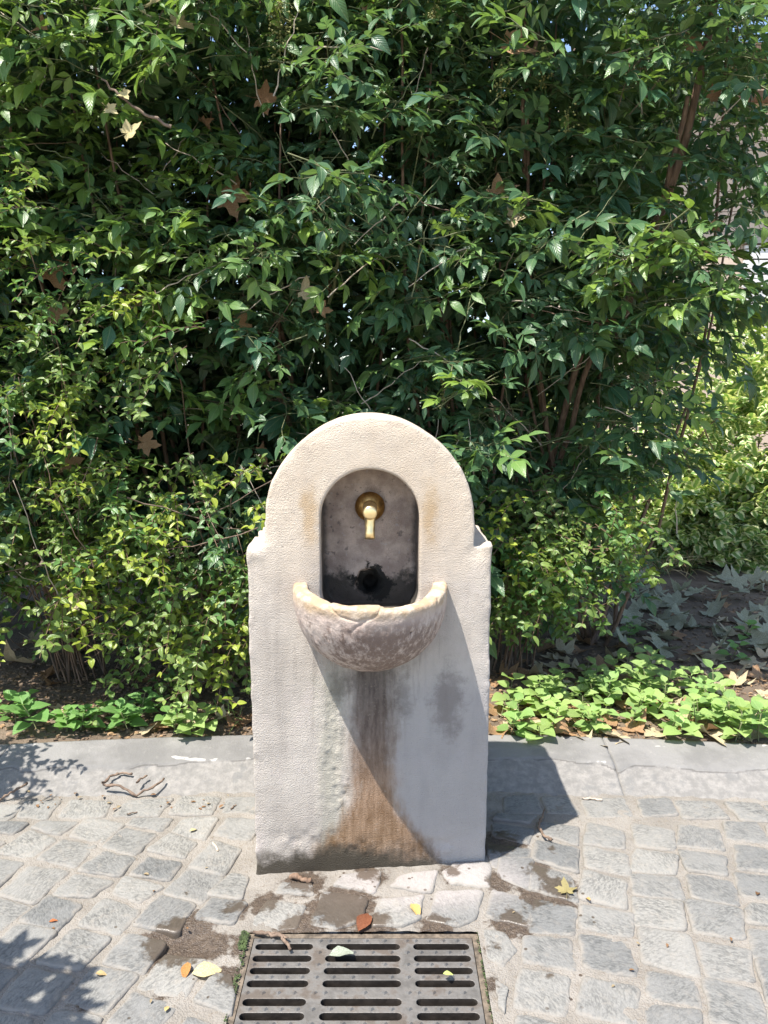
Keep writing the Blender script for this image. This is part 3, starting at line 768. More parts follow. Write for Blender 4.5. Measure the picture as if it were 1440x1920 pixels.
h = .003
gx = np.arange(-.205, .2051, h); gy = np.arange(-.222, .0121, h); gzz = np.arange(.525, .785, h)
X, Y, Z = np.meshgrid(gx, gy, gzz, indexing='ij')
RXo, RYo, RZo = .190, .205, .213
eo = ((np.abs(X / RXo) ** 2.0 + np.abs(Y / RYo) ** 2.0 + np.abs((Z - .765) / RZo) ** 2.5) ** .47 - 1) * .19
RXi, RYi, RZi = .153, .170, .15
ei = (np.sqrt((X / RXi) ** 2 + (Y / RYi) ** 2 + ((Z - .765) / RZi) ** 2) - 1) * .145
frt = sst(-.03, -.16, Y)
top = .766 - .009 * frt - .007 * frt * sst(.02, .034, X) - .004 * frt * sst(-.10, -.09, X) * (1 - sst(.02, .03, X)) * 0 + .0035 * fbm(X, Y, 0, 22, 3, 3)
d = smax(eo, Z - top, .012)
d = smax(d, -ei, .010)
d = np.maximum(d, Y - .004)
d = d + .0016 * fbm(X, Y, Z, 24, 3, 5) + .0009 * vnoise(X, Y, Z, 90, 2)
def seg(px, pz, a, b):
    dx, dz = b[0] - a[0], b[1] - a[1]; t = np.clip(((px - a[0]) * dx + (pz - a[1]) * dz) / (dx * dx + dz * dz), 0, 1)
    return np.hypot(px - a[0] - t * dx, pz - a[1] - t * dz)
wx = X + .004 * vnoise(X, 0, Z, 60, 3); wz = Z + .004 * vnoise(X, 0, Z, 60, 9)
crack = np.full(X.shape, 9.0)
for a, b in [((.030, .765), (.018, .742)), ((.018, .742), (-.030, .724)), ((-.030, .724), (-.070, .735)), ((-.070, .735), (-.095, .76)), ((-.005, .731), (-.045, .70)), ((.155, .75), (.152, .66))]:
    crack = np.minimum(crack, seg(wx, wz, a, b))
d = d + np.where(Y < -.03, .0028 * np.exp(-(crack / .0022) ** 2), 0)
for (cx, cz, r) in [(-.135, .665, .006), (-.128, .655, .004), (-.07, .656, .003), (.09, .69, .0035), (.02, .60, .003)]:
    cy = -RYo * math.sqrt(max(0, 1 - (cx / RXo) ** 2 - ((cz - .765) / RZo) ** 2))
    d = np.maximum(d, -(np.sqrt((X - cx) ** 2 + (Y - cy) ** 2 + (Z - cz) ** 2) - r))
V, Q = surface_nets(d, (gx[0], gy[0], gzz[0]), h)
link('basin', quads_mesh('basin', V, Q), M_basin, fountain)

# brass spout
def lathe(profile, n=28):
    """profile (radius, y) turned about the y axis"""
    V = [(r * math.cos(2 * math.pi * k / n), y, r * math.sin(2 * math.pi * k / n)) for r, y in profile for k in range(n)]
    Q = [(i * n + k, (i + 1) * n + k, (i + 1) * n + (k + 1) % n, i * n + (k + 1) % n) for i in range(len(profile) - 1) for k in range(n)]
    return V, Q
spout = empty('spout', (0, .13, .935)); spout.parent = fountain; spout.scale = (1.12, 1.06, 1.12)
V, Q = lathe([(.0345, .004), (.0345, -.004), (.032, -.008), (.025, -.013), (.019, -.016), (.016, -.016)])
link('flange', quads_mesh('flange', V, Q), M_brass, spout)
V, Q = lathe([(.015, -.012), (.016, -.02), (.016, -.034), (.0132, -.036), (.0132, -.074), (.0152, -.076), (.0158, -.082), (.0158, -.104), (.0145, -.108), (.0105, -.1095), (.0001, -.110)])
link('valve_barrel', quads_mesh('valve_barrel', V, Q), M_brass, spout)
pts = [(0, -.088, .002), (0, -.0895, -.015), (0, -.092, -.030), (0, -.096, -.045), (0, -.101, -.058)]
V, Q = tube(pts, [.0125, .0122, .0115, .011, .0118], 18, cap=False)
inn_v, inn_q = tube(pts[::-1], [.0092, .0088, .009, .009, .009], 18, cap=False)
b = len(V); V += inn_v; Q += [tuple(b + i for i in q) for q in inn_q]
Q += [(4 * 18 + k, 4 * 18 + (k + 1) % 18, b + (k + 1) % 18, b + k) for k in range(18)]
link('outlet', quads_mesh('outlet', V, Q), M_brass, spout)

# ------------------------------------------------------------------ drain grate
drain = empty('drain_grate', ((GR['x0'] + GR['x1']) / 2, (GR['y0'] + GR['y1']) / 2, -.006))
tag(drain, 'slotted cast iron drain grate set in the paving before the fountain', 'drain grate')
cxg, cyg = drain.location.x, drain.location.y
def stadium(x0, x1, yc, hw, n=5):
    P = [(x1 - hw + hw * math.sin(math.pi * k / n), yc - hw * math.cos(math.pi * k / n)) for k in range(n + 1)]
    return P + [(x0 + hw - hw * math.sin(math.pi * k / n), yc + hw * math.cos(math.pi * k / n)) for k in range(n + 1)]
cols = [(-.290, -.160), (-.130, .036), (.066, .192)]
rows, y = [], 1.561
for g in range(3):
    for k in range(4): rows.append(y); y -= .0365
    y -= .0135
rows = [r for r in rows if r > 1.1]
bm = bmesh.new()
HX, HY = .249, .249
def loop(P):
    vs = [bm.verts.new((a, b, 0)) for a, b in P]
    for i in range(len(vs)): bm.edges.new((vs[i], vs[(i + 1) % len(vs)]))
loop([(-HX, -HY), (HX, -HY), (HX, HY), (-HX, HY)])
for r in rows:
    for a, b in cols: loop(stadium(a - cxg, b - cxg, r - cyg, .0094))
bmesh.ops.triangle_fill(bm, use_beauty=True, use_dissolve=False, edges=bm.edges[:])
for f in bm.faces:
    if f.normal.z < 0: f.normal_flip()
ex = bmesh.ops.extrude_face_region(bm, geom=bm.faces[:])
bmesh.ops.translate(bm, vec=(0, 0, -.028), verts=[v for v in ex['geom'] if isinstance(v, bmesh.types.BMVert)])
bmesh.ops.recalc_face_normals(bm, faces=bm.faces[:])
me = bpy.data.meshes.new('grate_plate'); bm.to_mesh(me); bm.free()
for f in me.polygons: f.material_index = 0 if f.normal.z > .5 else 1  # slot walls take the dark mud colour, slot shade painted in with it
gp = link('grate_plate', me, [M_iron, M_mud_shade], drain)
bv = gp.modifiers.new('bevel', 'BEVEL'); bv.width = .0014; bv.segments = 2; bv.limit_method = 'ANGLE'; bv.angle_limit = math.radians(50)
SV, SQ = [], []
stud_at = []
def stud_mesh(s=.0085, hgt=.0046):
    V, Q, b, x, y = SV, SQ, 0, 0, 0
    for f, z in ((1, -.001), (.45, hgt)):
        V.extend([(x + s * f, y, z), (x, y + s * .75 * f, z), (x - s * f, y, z), (x, y - s * .75 * f, z)])
    for k in range(4): Q.append((b + k, b + (k + 1) % 4, b + 4 + (k + 1) % 4, b + 4 + k))
    Q.append((b + 4, b + 5, b + 6, b + 7))
stud_mesh(); stud_me = quads_mesh('stud', SV, SQ, smooth=False); stud_me.materials.append(M_iron)
def stud(x, y):
    o = bpy.data.objects.new('stud', stud_me); COL.objects.link(o); o.parent = drain; o.location = (x, y, 0)
ribs = [rows[0] + .0182] + [(rows[i] + rows[i + 1]) / 2 for i in range(len(rows) - 1)]
for i, r in enumerate(ribs):
    for (a, b) in cols:
        n = 4
        for k in range(n):
            t = (k + (.5 if i % 2 else .15)) / n
            stud(a + (b - a) * t - cxg, r - cyg)
    for xm in (-.145, .051): stud(xm - cxg, r - cyg)
# frame of four angle bars
V, Q = [], []
def addbox(x0, x1, y0, y1, z0, z1):
    b = len(V); V.extend([(x, y, z) for z in (z0, z1) for x, y in ((x0, y0), (x1, y0), (x1, y1), (x0, y1))])
    Q.extend([(b + 3, b + 2, b + 1, b), (b + 4, b + 5, b + 6, b + 7)] + [(b + k, b + (k + 1) % 4, b + 4 + (k + 1) % 4, b + 4 + k) for k in range(4)])
E = .264
for q in [(-E, -.2505, -E, E), (.2505, E, -E, E), (-.2505, .2505, .2505, E), (-.2505, .2505, -E, -.2505)]: addbox(*q, -.05, -.001)
link('frame', quads_mesh('frame', V, Q, smooth=False), M_rust, drain)
V, Q = [], []
addbox(-.262, .262, -.262, .262, -.16, -.15)
for q in [(-.2625, -.2525, -.262, .262), (.2525, .2625, -.262, .262), (-.2525, .2525, .2525, .2625), (-.2525, .2525, -.2625, -.2525)]: addbox(*q, -.15, -.05)
link('pit', quads_mesh('pit', V, Q, smooth=False), M_mud_shade, drain)
R.seed(9)
V, Q = grit(420, R, (-.25, .25), (-.25, .25), lambda x, y: -.128, .004, .012)
tag(link('pit_silt', quads_mesh('pit_silt', V, Q), plain('silt', (.055, .048, .04), .7, .5, 60), drain), kind='stuff')
# moss along the frame
V, Q = grit(330, R, (-.270, -.259), (-.262, .262), lambda x, y: .004 + .002 * R.random(), .001, .0028)
V2, Q2 = grit(230, R, (.259, .269), (-.262, .262), lambda x, y: .004 + .002 * R.random(), .001, .0028)
Q += [tuple(len(V) + i for i in q) for q in Q2]; V += V2
V2, Q2 = grit(190, R, (-.280, -.262), (.205, .262), lambda x, y: .006 + .003 * R.random(), .0015, .0035)
Q += [tuple(len(V) + i for i in q) for q in Q2]; V += V2
tag(link('moss', quads_mesh('moss', V, Q), M_moss, drain), kind='stuff')

# ------------------------------------------------------------------ plant building blocks
class Geo:
    def __init__(s): s.V = []; s.Q = []; s.UV = []; s.T = []; s.M = []
    def add(s, V, Q, UV, T, m):
        b = len(s.V); s.V += [tuple(v) for v in V]; s.Q += [tuple(b + i for i in q) for q in Q]; s.UV += UV
        s.T += [T] * len(V); s.M += [m] * len(Q)
    def stem(s, pts, rad, n=4, m=1):
        V, Q = tube(pts, rad, n, cap=False); s.add(V, Q, [(0, 0)] * len(V), .5, m)
    def leaf(s, o, d, nrm, L, W, fold=.35, curl=.5, tint=.5, shape=(.0, .62, 1.0, .88, .52, .04), m=0, wav=0.0):
        """o base, d direction, nrm upper side; bends down along its length by curl"""
        d = d.normalized(); side = d.cross(nrm)
        if side.length < 1e-4: side = d.orthogonal()
        side.normalize(); up = side.cross(d)
        n = len(shape); V = []; UV = []
        p = Vector(o); ang = 0
        for i, w in enumerate(shape):
            t = i / (n - 1)
            if i: 
                ang = -curl * (t - .5 / (n - 1)); dd = d * math.cos(ang) + up * math.sin(ang)
                p = p + dd * (L / (n - 1))
            dd = d * math.cos(-curl * t) + up * math.sin(-curl * t); uu = side.cross(dd)
            w2 = max(w, .04) * W / 2
            wv = wav * math.sin(t * 9 + L * 300) * W
            V += [p - side * w2 + uu * (w2 * fold + wv), p, p + side * w2 + uu * (w2 * fold - wv)]
            UV += [(t, .5 - .5 * max(w, .04)), (t, .5), (t, .5 + .5 * max(w, .04))]
        Q = []
        for i in range(n - 1):
            for k in (0, 1): Q.append((i * 3 + k, i * 3 + k + 1, i * 3 + 4 + k, i * 3 + 3 + k))
        s.add(V, Q, UV, tint, m)
    def arrays(s): return (np.array(s.V, np.float32), np.array(s.Q, np.int32), np.array(s.UV, np.float32), np.array(s.T, np.float32), np.array(s.M, np.int32))
    def mesh(s, name, mats):
        me = quads_mesh(name, s.V, s.Q, s.UV, s.T, s.M)
        for m in mats: me.materials.append(m)
        return me
def rv(rg, s=1.0): return Vector((rg.uniform(-s, s), rg.uniform(-s, s), rg.uniform(-s, s)))
LANCE = (.0, .66, 1.0, .80, .42, .03)
OVATE = (.0, .85, 1.0, .84, .50, .03)

def nandina_spray(rg, size=1.0):
    g = Geo(); up = Vector((0, 0, 1))
    L = .24 * size; n = 3
    rp = [Vector((L * t, .02 * math.sin(t * 2) * rg.uniform(-1, 1), -.06 * size * t * t)) for t in np.linspace(0, 1, 5)]
    g.stem(rp, [.0022, .002, .0017, .0013, .001], 4)
    def cluster(o, d, k, LL):
        st = [o, o + d * LL * .5 + rv(rg, .004), o + d * LL + Vector((0, 0, -.012))]
        g.stem(st, [.0011, .001, .0008], 3)
        side = d.cross(up).normalized(); e = st[-1]
        for j in range(k):
            b = st[1].lerp(e, (j + .3) / k)
            for s_ in (-1, 1):
                dd = (d * .75 + side * s_ * rg.uniform(.55, 1.0) + Vector((0, 0, rg.uniform(-.6, .3)))).normalized()
                l = rg.uniform(.040, .078) * size
                g.leaf(b, dd, (up + rv(rg, .75) + d * .25), l, l * rg.uniform(.38, .5), rg.uniform(.1, .6), rg.uniform(-.1, .8), rg.random(), LANCE)
        l = rg.uniform(.05, .095) * size
        g.leaf(e, (d + Vector((0, 0, rg.uniform(-.8, .1))) + rv(rg, .25)).normalized(), up + rv(rg, .4) + d * .3, l, l * rg.uniform(.38, .5), rg.uniform(.15, .5), rg.uniform(.3, 1.0), rg.random(), LANCE)
    for i in range(n):
        o = rp[1 + i] if i < 3 else rp[3]
        for s_ in (-1, 1):
            if rg.random() < .12: continue
            d = (Vector((.65, s_ * rg.uniform(.7, 1.1), rg.uniform(-.25, .2)))).normalized()
            cluster(o, d, 1 if i else rg.choice((1, 2)), rg.uniform(.05, .095) * size)
    cluster(rp[-1], Vector((1, rg.uniform(-.2, .2), rg.uniform(-.3, 0))).normalized(), 2, .07 * size)
    return g
def abelia_twig(rg, size=1.0):
    g = Geo(); L = .26 * size
    ph = rg.uniform(-1, 1)
    rp = [Vector((L * t, .03 * ph * t * t, -.11 * size * t * t)) for t in np.linspace(0, 1, 7)]
    g.stem(rp, [.0018, .0016, .0015, .0013, .0011, .001, .0007], 4)
    def pairs(path, n, l0):
        for i in range(n):
            t = (i + .5) / n * (len(path) - 1); k = min(int(t), len(path) - 2); p = path[k].lerp(path[k + 1], t - k); d = (path[k + 1] - path[k]).normalized()
            a = i * 1.57 + rg.uniform(-.3, .3); sd = d.cross(Vector((0, 0, 1))).normalized(); u2 = sd.cross(d)
            for s_ in (-1, 1):
                q = (sd * math.cos(a) + u2 * math.sin(a)) * s_
                if q.z < -.3: q.z *= .3
                dd = (q + d * rg.uniform(.4, .9)).normalized(); l = l0 * rg.uniform(.75, 1.25) * (1 - .3 * i / n)
                g.leaf(p, dd, Vector((0, 0, 1)) + d * .3 + rv(rg, .35), l, l * rg.uniform(.46, .6), rg.uniform(.2, .6), rg.uniform(.1, .7), min(1, rg.random() * .6 + .45 * i / n), OVATE)
    pairs(rp, 7, .041 * size)
    for j in range(3):
        o = rp[1 + j * 2]; d = Vector((.8, rg.choice((-1, 1)) * rg.uniform(.6, 1.1), rg.uniform(-.2, .5))).normalized(); l = rg.uniform(.06, .12) * size
        sp = [o, o + d * l * .5 + Vector((0, 0, .004)), o + d * l + Vector((0, 0, -.008))]
        g.stem(sp, [.001, .0009, .0006], 3); pairs(sp, 3, .034 * size)
    return g
def broad_spray(rg, size=1.0):
    g = Geo(); L = .12 * size
    rp = [Vector((L * t, 0, -.03 * t * t)) for t in np.linspace(0, 1, 4)]
    g.stem(rp, [.002, .0018, .0015, .0012], 4)
    for i in range(5):
        a = i * 2.4 + rg.uniform(-.4, .4)
        dd = Vector((.5, math.cos(a), math.sin(a) * .5 - .5)).normalized(); l = rg.uniform(.07, .105) * size
        g.leaf(rp[1 + i % 3], dd, Vector((.3, 0, 1)) + rv(rg, .3), l, l * rg.uniform(.42, .52), .25, rg.uniform(.3, .8), rg.random() * .5, OVATE)
    l = .11 * size; g.leaf(rp[-1], Vector((1, 0, -.8)).normalized(), Vector((.6, 0, 1)), l, l * .45, .2, .5, .6, OVATE)
    return g
def frame_mat(o, d, up):
    d = d.normalized(); y = up.cross(d)
    if y.length < 1e-3: y = d.orthogonal()
    y.normalize(); z = d.cross(y)
    return Matrix(((d.x, y.x, z.x, o.x), (d.y, y.y, z.y, o.y), (d.z, y.z, z.z, o.z), (0, 0, 0, 1)))
class Join:
    """many transformed copies of templates as one mesh"""
    def __init__(s): s.p = [[] for _ in range(5)]; s.n = 0
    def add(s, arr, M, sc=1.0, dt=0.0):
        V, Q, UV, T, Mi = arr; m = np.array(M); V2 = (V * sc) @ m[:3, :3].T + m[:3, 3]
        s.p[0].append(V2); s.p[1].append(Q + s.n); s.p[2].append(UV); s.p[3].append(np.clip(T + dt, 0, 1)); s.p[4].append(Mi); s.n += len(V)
    def mesh(s, name, mats):
        me = quads_mesh(name, *[np.concatenate(a) for a in s.p])
        for m in mats: me.materials.append(m)
        return me
def inst(name, mesh, M, parent, sc=1.0, col=None, label=None):
    o = bpy.data.objects.new(name, mesh); COL.objects.link(o); o.parent = parent
    o.matrix_local = parent.matrix_basis.inverted() @ M @ Matrix.Scale(sc, 4) if parent else M @ Matrix.Scale(sc, 4)
    if col: o.color = (*col, 1)
    if label: o['label'] = label
    return o

# ------------------------------------------------------------------ hedge
R.seed(101)
NAND = [nandina_spray(R, 1.0) for _ in range(12)]
NAND_ARR = [g.arrays() for g in NAND]; NAND_ME = [g.mesh('nandina_leaf_spray', [M_leaf, M_twig]) for g in NAND]
ABEL = [abelia_twig(R, 1.0) for _ in range(6)]
ABEL_ARR = [g.arrays() for g in ABEL]; ABEL_ME = [g.mesh('abelia_leafy_twig', [M_abelia, M_cane]) for g in ABEL]
BROAD = [broad_spray(R, 1.0) for _ in range(3)]; BROAD_ME = [g.mesh('broad_leaf_spray', [M_leaf, M_twig]) for g in BROAD]

def hedge_front(x, z):
    n = .26 * float(vnoise(x, z, 0, 2.3, 12)) + .17 * float(vnoise(x, z, 0, 5, 14))
    rec = .30 * (1 - float(sst(.35, .85, z)))
    return 2.98 + n + rec + .10 * max(0, x - .6)
def hedge_right(z):
    return float(np.interp(z, [.2, .55, .8, 1.0, 1.3, 1.6, 2.1, 3.2], [.66, .76, .98, 1.14, 1.27, 1.40, 1.50, 1.56])) + .07 * float(vnoise(z, 0, 0, 5, 3))
VOIDS = [(1065, 735, 75, 120), (1010, 850, 60, 70), (990, 320, 45, 70), (735, 300, 55, 50), (690, 660, 70, 80), (860, 560, 40, 60), (60, 530, 80, 90), (330, 860, 110, 70), (500, 850, 60, 60), (420, 380, 55, 55), (600, 700, 55, 70), (1290, 250, 30, 140), (800, 470, 35, 40), (560, 260, 40, 35), (190, 330, 40, 40), (930, 700, 45, 50), (910, 900, 50, 60), (1130, 1010, 40, 50), (250, 150, 35, 35), (1100, 60, 45, 35)]
VOIDS = [(lambda c, e, f: (c.x, c.z, abs(e.x - c.x), abs(f.z - c.z)))(at_y(px, py, 3.0), at_y(px + rx, py, 3.0), at_y(px, py - ry, 3.0)) for px, py, rx, ry in VOIDS]
def in_void(x, z):
    return any(((x - a) / rx) ** 2 + ((z - b) / rz) ** 2 < 1 for a, b, rx, rz in VOIDS)
BASES = [-2.3, -1.55, -.85, -.15, .5, 1.02]
shrubs = []
for i, bx in enumerate(BASES):
    s = empty('nandina_shrub', (bx, 3.62 + R.uniform(-.08, .08), .05))
    tag(s, ['dark hedge shrub standing past the dappled kerb end', 'dark pointed-leaflet hedge shrub above the sprawling glossy yellow-green shrub', 'dark hedge shrub with the broken twig of pale leaves hanging in it',
            'dark hedge shrub rising right behind the arched fountain top', 'dark hedge shrub with green berry clusters between fountain and brown canes',
            'dark hedge shrub with thick brown canes at the open hedge end'][i], 'shrub', 'tall shrubs forming the hedge')
    shrubs.append(s)
def shrub_of(x): return min(range(len(BASES)), key=lambda i: abs(BASES[i] - x))
count = [0] * len(BASES)
inner = [Join() for _ in BASES]
def tone(z, x):
    k = R.random()
    if x < -.35: k *= .62
    if x < -.75: k *= .7
    if x < -.6 and z > 1.7: k *= .5
    if k < .11: return (2.5, 1.9, .8)            # young yellow green leaf
    if k < .34: return (1.7, 1.5, .95)
    if k < .5: return (.75, .9, 1.05)
    return (1, 1, 1)
tries = 0
while sum(count) < 1440 and tries < 12000:
    tries += 1
    z = .42 + 2.55 * R.random(); x = R.uniform(-2.7, 1.5)
    if x > hedge_right(z): continue
    i = shrub_of(x)
    if count[i] >= 296 or in_void(x, z): continue
    y = hedge_front(x, z) + R.gauss(0, .10)
    if z < 1.0 and x < -.25 and R.random() < .65: continue
    az = R.gauss(0, .95)
    d = Vector((math.sin(az), -math.cos(az), R.uniform(-.55, .45)))
    if x > hedge_right(z) - .25: d = Vector((R.uniform(.2, 1), -R.uniform(.1, .9), R.uniform(-.7, .3)))
    up = Vector((R.uniform(-.6, .6), -.3, 1)) + rv(R, .5)
    M = frame_mat(Vector((x, y, z)) - d.normalized() * .12, d, up)
    if R.random() < .06: inst('leaf', R.choice(BROAD_ME), M, shrubs[i], R.uniform(.9, 1.25), (.8, .95, 1.1))
    else: inst('leaf', R.choice(NAND_ME), M, shrubs[i], R.choice((R.uniform(.5, .85), R.uniform(.75, 1.25))), tone(z, x))
    count[i] += 1
for _ in range(46):      # low sprays by the brown canes
    x, z = R.uniform(.32, .98), R.uniform(.42, .95); i = shrub_of(x); d = Vector((R.uniform(-1, 1), -R.uniform(.2, 1), R.uniform(-.7, .2)))
    inner[i].add(R.choice(NAND_ARR), frame_mat(Vector((x, R.uniform(3.1, 3.35), z)), d, Vector((R.uniform(-.5, .5), -.3, 1))), R.uniform(.6, .95))
FILL = []
for k in range(5):
    g = Geo()
    for i in range(16):
        g.leaf(rv(R, .16), rv(R, 1) + Vector((0, -.2, -.4)), Vector((0, -.3, 1)) + rv(R, .6), R.uniform(.08, .12), R.uniform(.035, .055), .3, .5, R.random() * .6, (.1, 1.0, .7, .04))
    FILL.append(g.arrays())
for k in range(4900):
    z = .40 + 3.2 * R.random(); x = R.uniform(-2.8, 1.5)
    if x > .7 and z > 3.05: continue
    if x > hedge_right(z) - .02: continue
    if k < 1700 and in_void(x, z): continue
    d = Vector((R.uniform(-1, 1), R.uniform(-1, .5), R.uniform(-.5, .5))); up = Vector((R.uniform(-.5, .5), -.2, 1))
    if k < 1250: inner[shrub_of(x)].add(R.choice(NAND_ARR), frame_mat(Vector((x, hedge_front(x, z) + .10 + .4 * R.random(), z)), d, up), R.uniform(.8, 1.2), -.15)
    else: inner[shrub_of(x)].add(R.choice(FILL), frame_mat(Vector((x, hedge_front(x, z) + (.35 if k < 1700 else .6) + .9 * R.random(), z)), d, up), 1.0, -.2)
for s, j in zip(shrubs, inner):
    o = link('inner_foliage', j.mesh('inner_foliage', [M_leaf, M_twig]), None, s); o.matrix_parent_inverse = s.matrix_basis.inverted()
    tag(o, kind='stuff')
def cane(parent, pts, r0, r1, mat=M_cane, name='cane', n=7):
    P = []
    pts = [Vector(p) for p in pts]
    for i in range(len(pts) - 1):
        for t in np.linspace(0, 1, 5)[:-1]: P.append(pts[i].lerp(pts[i + 1], float(t)) + rv(R, .006))
    P.append(pts[-1]); rad = [r0 + (r1 - r0) * k / (len(P) - 1) for k in range(len(P))]
    rad = [r * R.uniform(.9, 1.15) for r in rad]
    V, Q = tube(P, rad, n)
    o = link(name, quads_mesh(name, V, Q), mat, parent)
    if parent: o.matrix_parent_inverse = parent.matrix_basis.inverted()
    return o
for i, s in enumerate(shrubs):
    b = s.location
    for k in range(8):
        a = R.uniform(0, 6.28); r = R.uniform(.02, .16)
        p0 = Vector((b.x + r * math.cos(a), b.y + r * math.sin(a), .03)); tx = b.x + R.uniform(-.5, .5); ty = b.y + R.uniform(-.55, .3)
        p1 = p0.lerp(Vector((tx, ty, 1.2)), .5) + rv(R, .05); p2 = Vector((tx, ty, R.uniform(1.2, 1.6)))
        p3 = Vector((tx + R.uniform(-.2, .2), ty + R.uniform(-.25, .1), R.uniform(2.2, 2.9)))
        cane(s, [p0, p1, p2, p3], R.uniform(.009, .016), .004)
# prominent canes that show between the leaves on the right
sr = shrubs[5]
for pts, r in [([(985, 1140, 3.75), (1010, 960, 3.55), (1065, 750, 3.3), (1110, 600, 3.2)], .018), ([(1000, 1145, 3.7), (1030, 940, 3.5), (1085, 750, 3.28), (1130, 580, 3.2)], .015),
               ([(1010, 1130, 3.7), (1050, 950, 3.5), (1100, 800, 3.35)], .010), ([(1150, 640, 3.3), (1230, 420, 3.15), (1290, 250, 3.08), (1345, -20, 3.05)], .019), ([(1150, 620, 3.25), (1250, 350, 3.12), (1290, 180, 3.0)], .012)]:
    cane(sr, [at_y(*p) for p in pts], r, r * .7)
for pts, r in [([(620, 760, 3.35), (612, 600, 3.05), (640, 470, 2.9), (655, 400, 2.9)], .009), ([(560, 760, 3.4), (520, 600, 3.2), (470, 430, 3.2)], .011), ([(985, 330, 3.2), (980, 200, 3.1), (1010, 60, 3.1)], .012)]:
    cane(shrubs[3 if pts[0][0] < 700 else 4], [at_y(*p) for p in pts], r, r * .6, M_cane if r > .0095 else M_twig)
for k in range(90):   # thin green leaf stalks crossing the hedge face
    x = R.uniform(-1.3, 1.3); z = R.uniform(.9, 2.5)
    if x > hedge_right(z) - .1: continue
    p = Vector((x, hedge_front(x, z) - .03, z)); d = Vector((R.uniform(-1, 1), R.uniform(-.4, .1), R.uniform(-.5, 1))).normalized()
    cane(shrubs[shrub_of(x)], [p - d * .14, p + Vector((0, -.02, 0)), p + d * .14], .0026, .0013, R.choice((M_twig, M_twig, M_pale)), 'leaf_stalk', 5)

# abelia at the left foot and a small one to the right
ab_specs = [((-1.25, 2.98), [(0, 560, 200, 900, 26), (0, 880, 240, 1180, 42), (0, 300, 70, 520, 9), (-160, 600, 0, 1200, 40)], 'small-leaved glossy yellow-green shrub arching over the dappled kerb end'),
            ((-.62, 2.95), [(180, 850, 500, 960, 10), (180, 950, 500, 1180, 42), (215, 1120, 440, 1275, 20), (120, 440, 330, 700, 15)], 'small-leaved glossy shrub with drooping twigs close to the fountain shoulder'),
            ((.55, 3.1), [(940, 920, 1190, 1050, 34), (930, 1000, 1090, 1140, 34)], 'low small-leaved yellow-green shrub beside the thick brown hedge canes')]
for (bx, by), regs, lab in ab_specs:
    s = empty('abelia_shrub', (bx, by, .05)); tag(s, lab, 'shrub')
    spots = []
    for (x0, y0, x1, y1, n) in regs:
        for _ in range(n):
            px, py = R.uniform(x0, x1), R.uniform(y0, y1)
            Y = R.uniform(2.54, 2.88) if bx < 0 else R.uniform(2.75, 3.1)
            p = at_y(px, py, Y)
            if p.z < .13: continue
            spots.append(p)
            out = Vector((p.x - bx, p.y - by - .35, 0)); out = out.normalized() if out.length > .01 else Vector((0, -1, 0))
            d = out + Vector((R.uniform(-.9, .9), R.uniform(-.6, .1), R.uniform(-.75, .35)))
            M = frame_mat(p - d.normalized() * .13, d, Vector((0, -.35, 1)) + rv(R, .35))
            k = R.random(); col = (1.75, 1.45, .85) if k < .3 else ((.6, .85, 1.0) if k < .55 else (1, 1, 1))
            inst('leafy_twig', R.choice(ABEL_ME), M, s, R.uniform(.8, 1.2), col)
    jn = Join()
    for p in spots:
        for _ in range(R.choice((0, 1)) if bx < 0 else 1):
            q = p + Vector((R.uniform(-.1, .1), R.uniform(.08, .35), R.uniform(-.1, .1)))
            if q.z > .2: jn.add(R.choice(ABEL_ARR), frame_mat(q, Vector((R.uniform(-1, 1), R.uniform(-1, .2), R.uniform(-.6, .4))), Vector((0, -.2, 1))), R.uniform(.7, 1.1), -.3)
    o = link('inner_foliage', jn.mesh('inner_foliage', [M_abelia, M_cane]), None, s); o.matrix_parent_inverse = s.matrix_basis.inverted(); tag(o, kind='stuff')
    for k in range(18):
        p = R.choice(spots); b0 = Vector((bx + R.uniform(-.1, .1), by + R.uniform(0, .15), .04))
        mid = b0.lerp(p, .6) + Vector((0, .03, .22 + .1 * R.random()))
        cane(s, [b0, b0.lerp(mid, .5) + Vector((0, 0, .06)), mid, p], .0042, .0015, R.choice((M_cane, M_dry, M_cane)), 'stem', 5)

# unripe berry panicles and dried flower stalks on the hedge
ico = bmesh.new(); bmesh.ops.create_icosphere(ico, subdivisions=1, radius=.0042); ico_me = bpy.data.meshes.new('ico'); ico.to_mesh(ico_me); ico.free()
icoV = np.array([v.co for v in ico_me.vertices]); icoF = [tuple(p.vertices) for p in ico_me.polygons]
def panicle(px, py, Y, w, hgt, n):
    c = at_y(px, py, Y); V, F = [], []
    tV, tQ = tube([c + Vector((0, .05, hgt * .6)), c, c + Vector((0, -.01, -hgt * .5))], [.0016, .0013, .0008], 4); V += tV; F += tQ
    for k in range(n):
        p = c + Vector((R.gauss(0, w * .5), R.gauss(0, .025), R.uniform(-hgt * .55, hgt * .55)))
        tV, tQ = tube([p, Vector((c.x, c.y, p.z + .02))], .0006, 3); F += [tuple(len(V) + i for i in q) for q in tQ]; V += tV
        b = len(V); V += [tuple(p + Vector(v) * R.uniform(.8, 1.25)) for v in icoV]; F += [tuple(b + i for i in f) for f in icoF]
    i = shrub_of(c.x)
    o = link('berry_cluster', poly_mesh('berry_cluster', V, F), M_berry, shrubs[i]); o.matrix_parent_inverse = shrubs[i].matrix_basis.inverted()
    o['label'] = 'cluster of unripe green berries'
panicle(1020, 125, 2.93, .03, .14, 46); panicle(940, 155, 2.93, .035, .09, 46); panicle(815, 20, 2.95, .04, .06, 30); panicle(830, 740, 2.9, .02, .10, 26); panicle(1065, 225, 2.9, .025, .07, 24)
panicle(525, 55, 2.86, .06, .26, 150); panicle(845, 690, 2.92, .025, .06, 20)
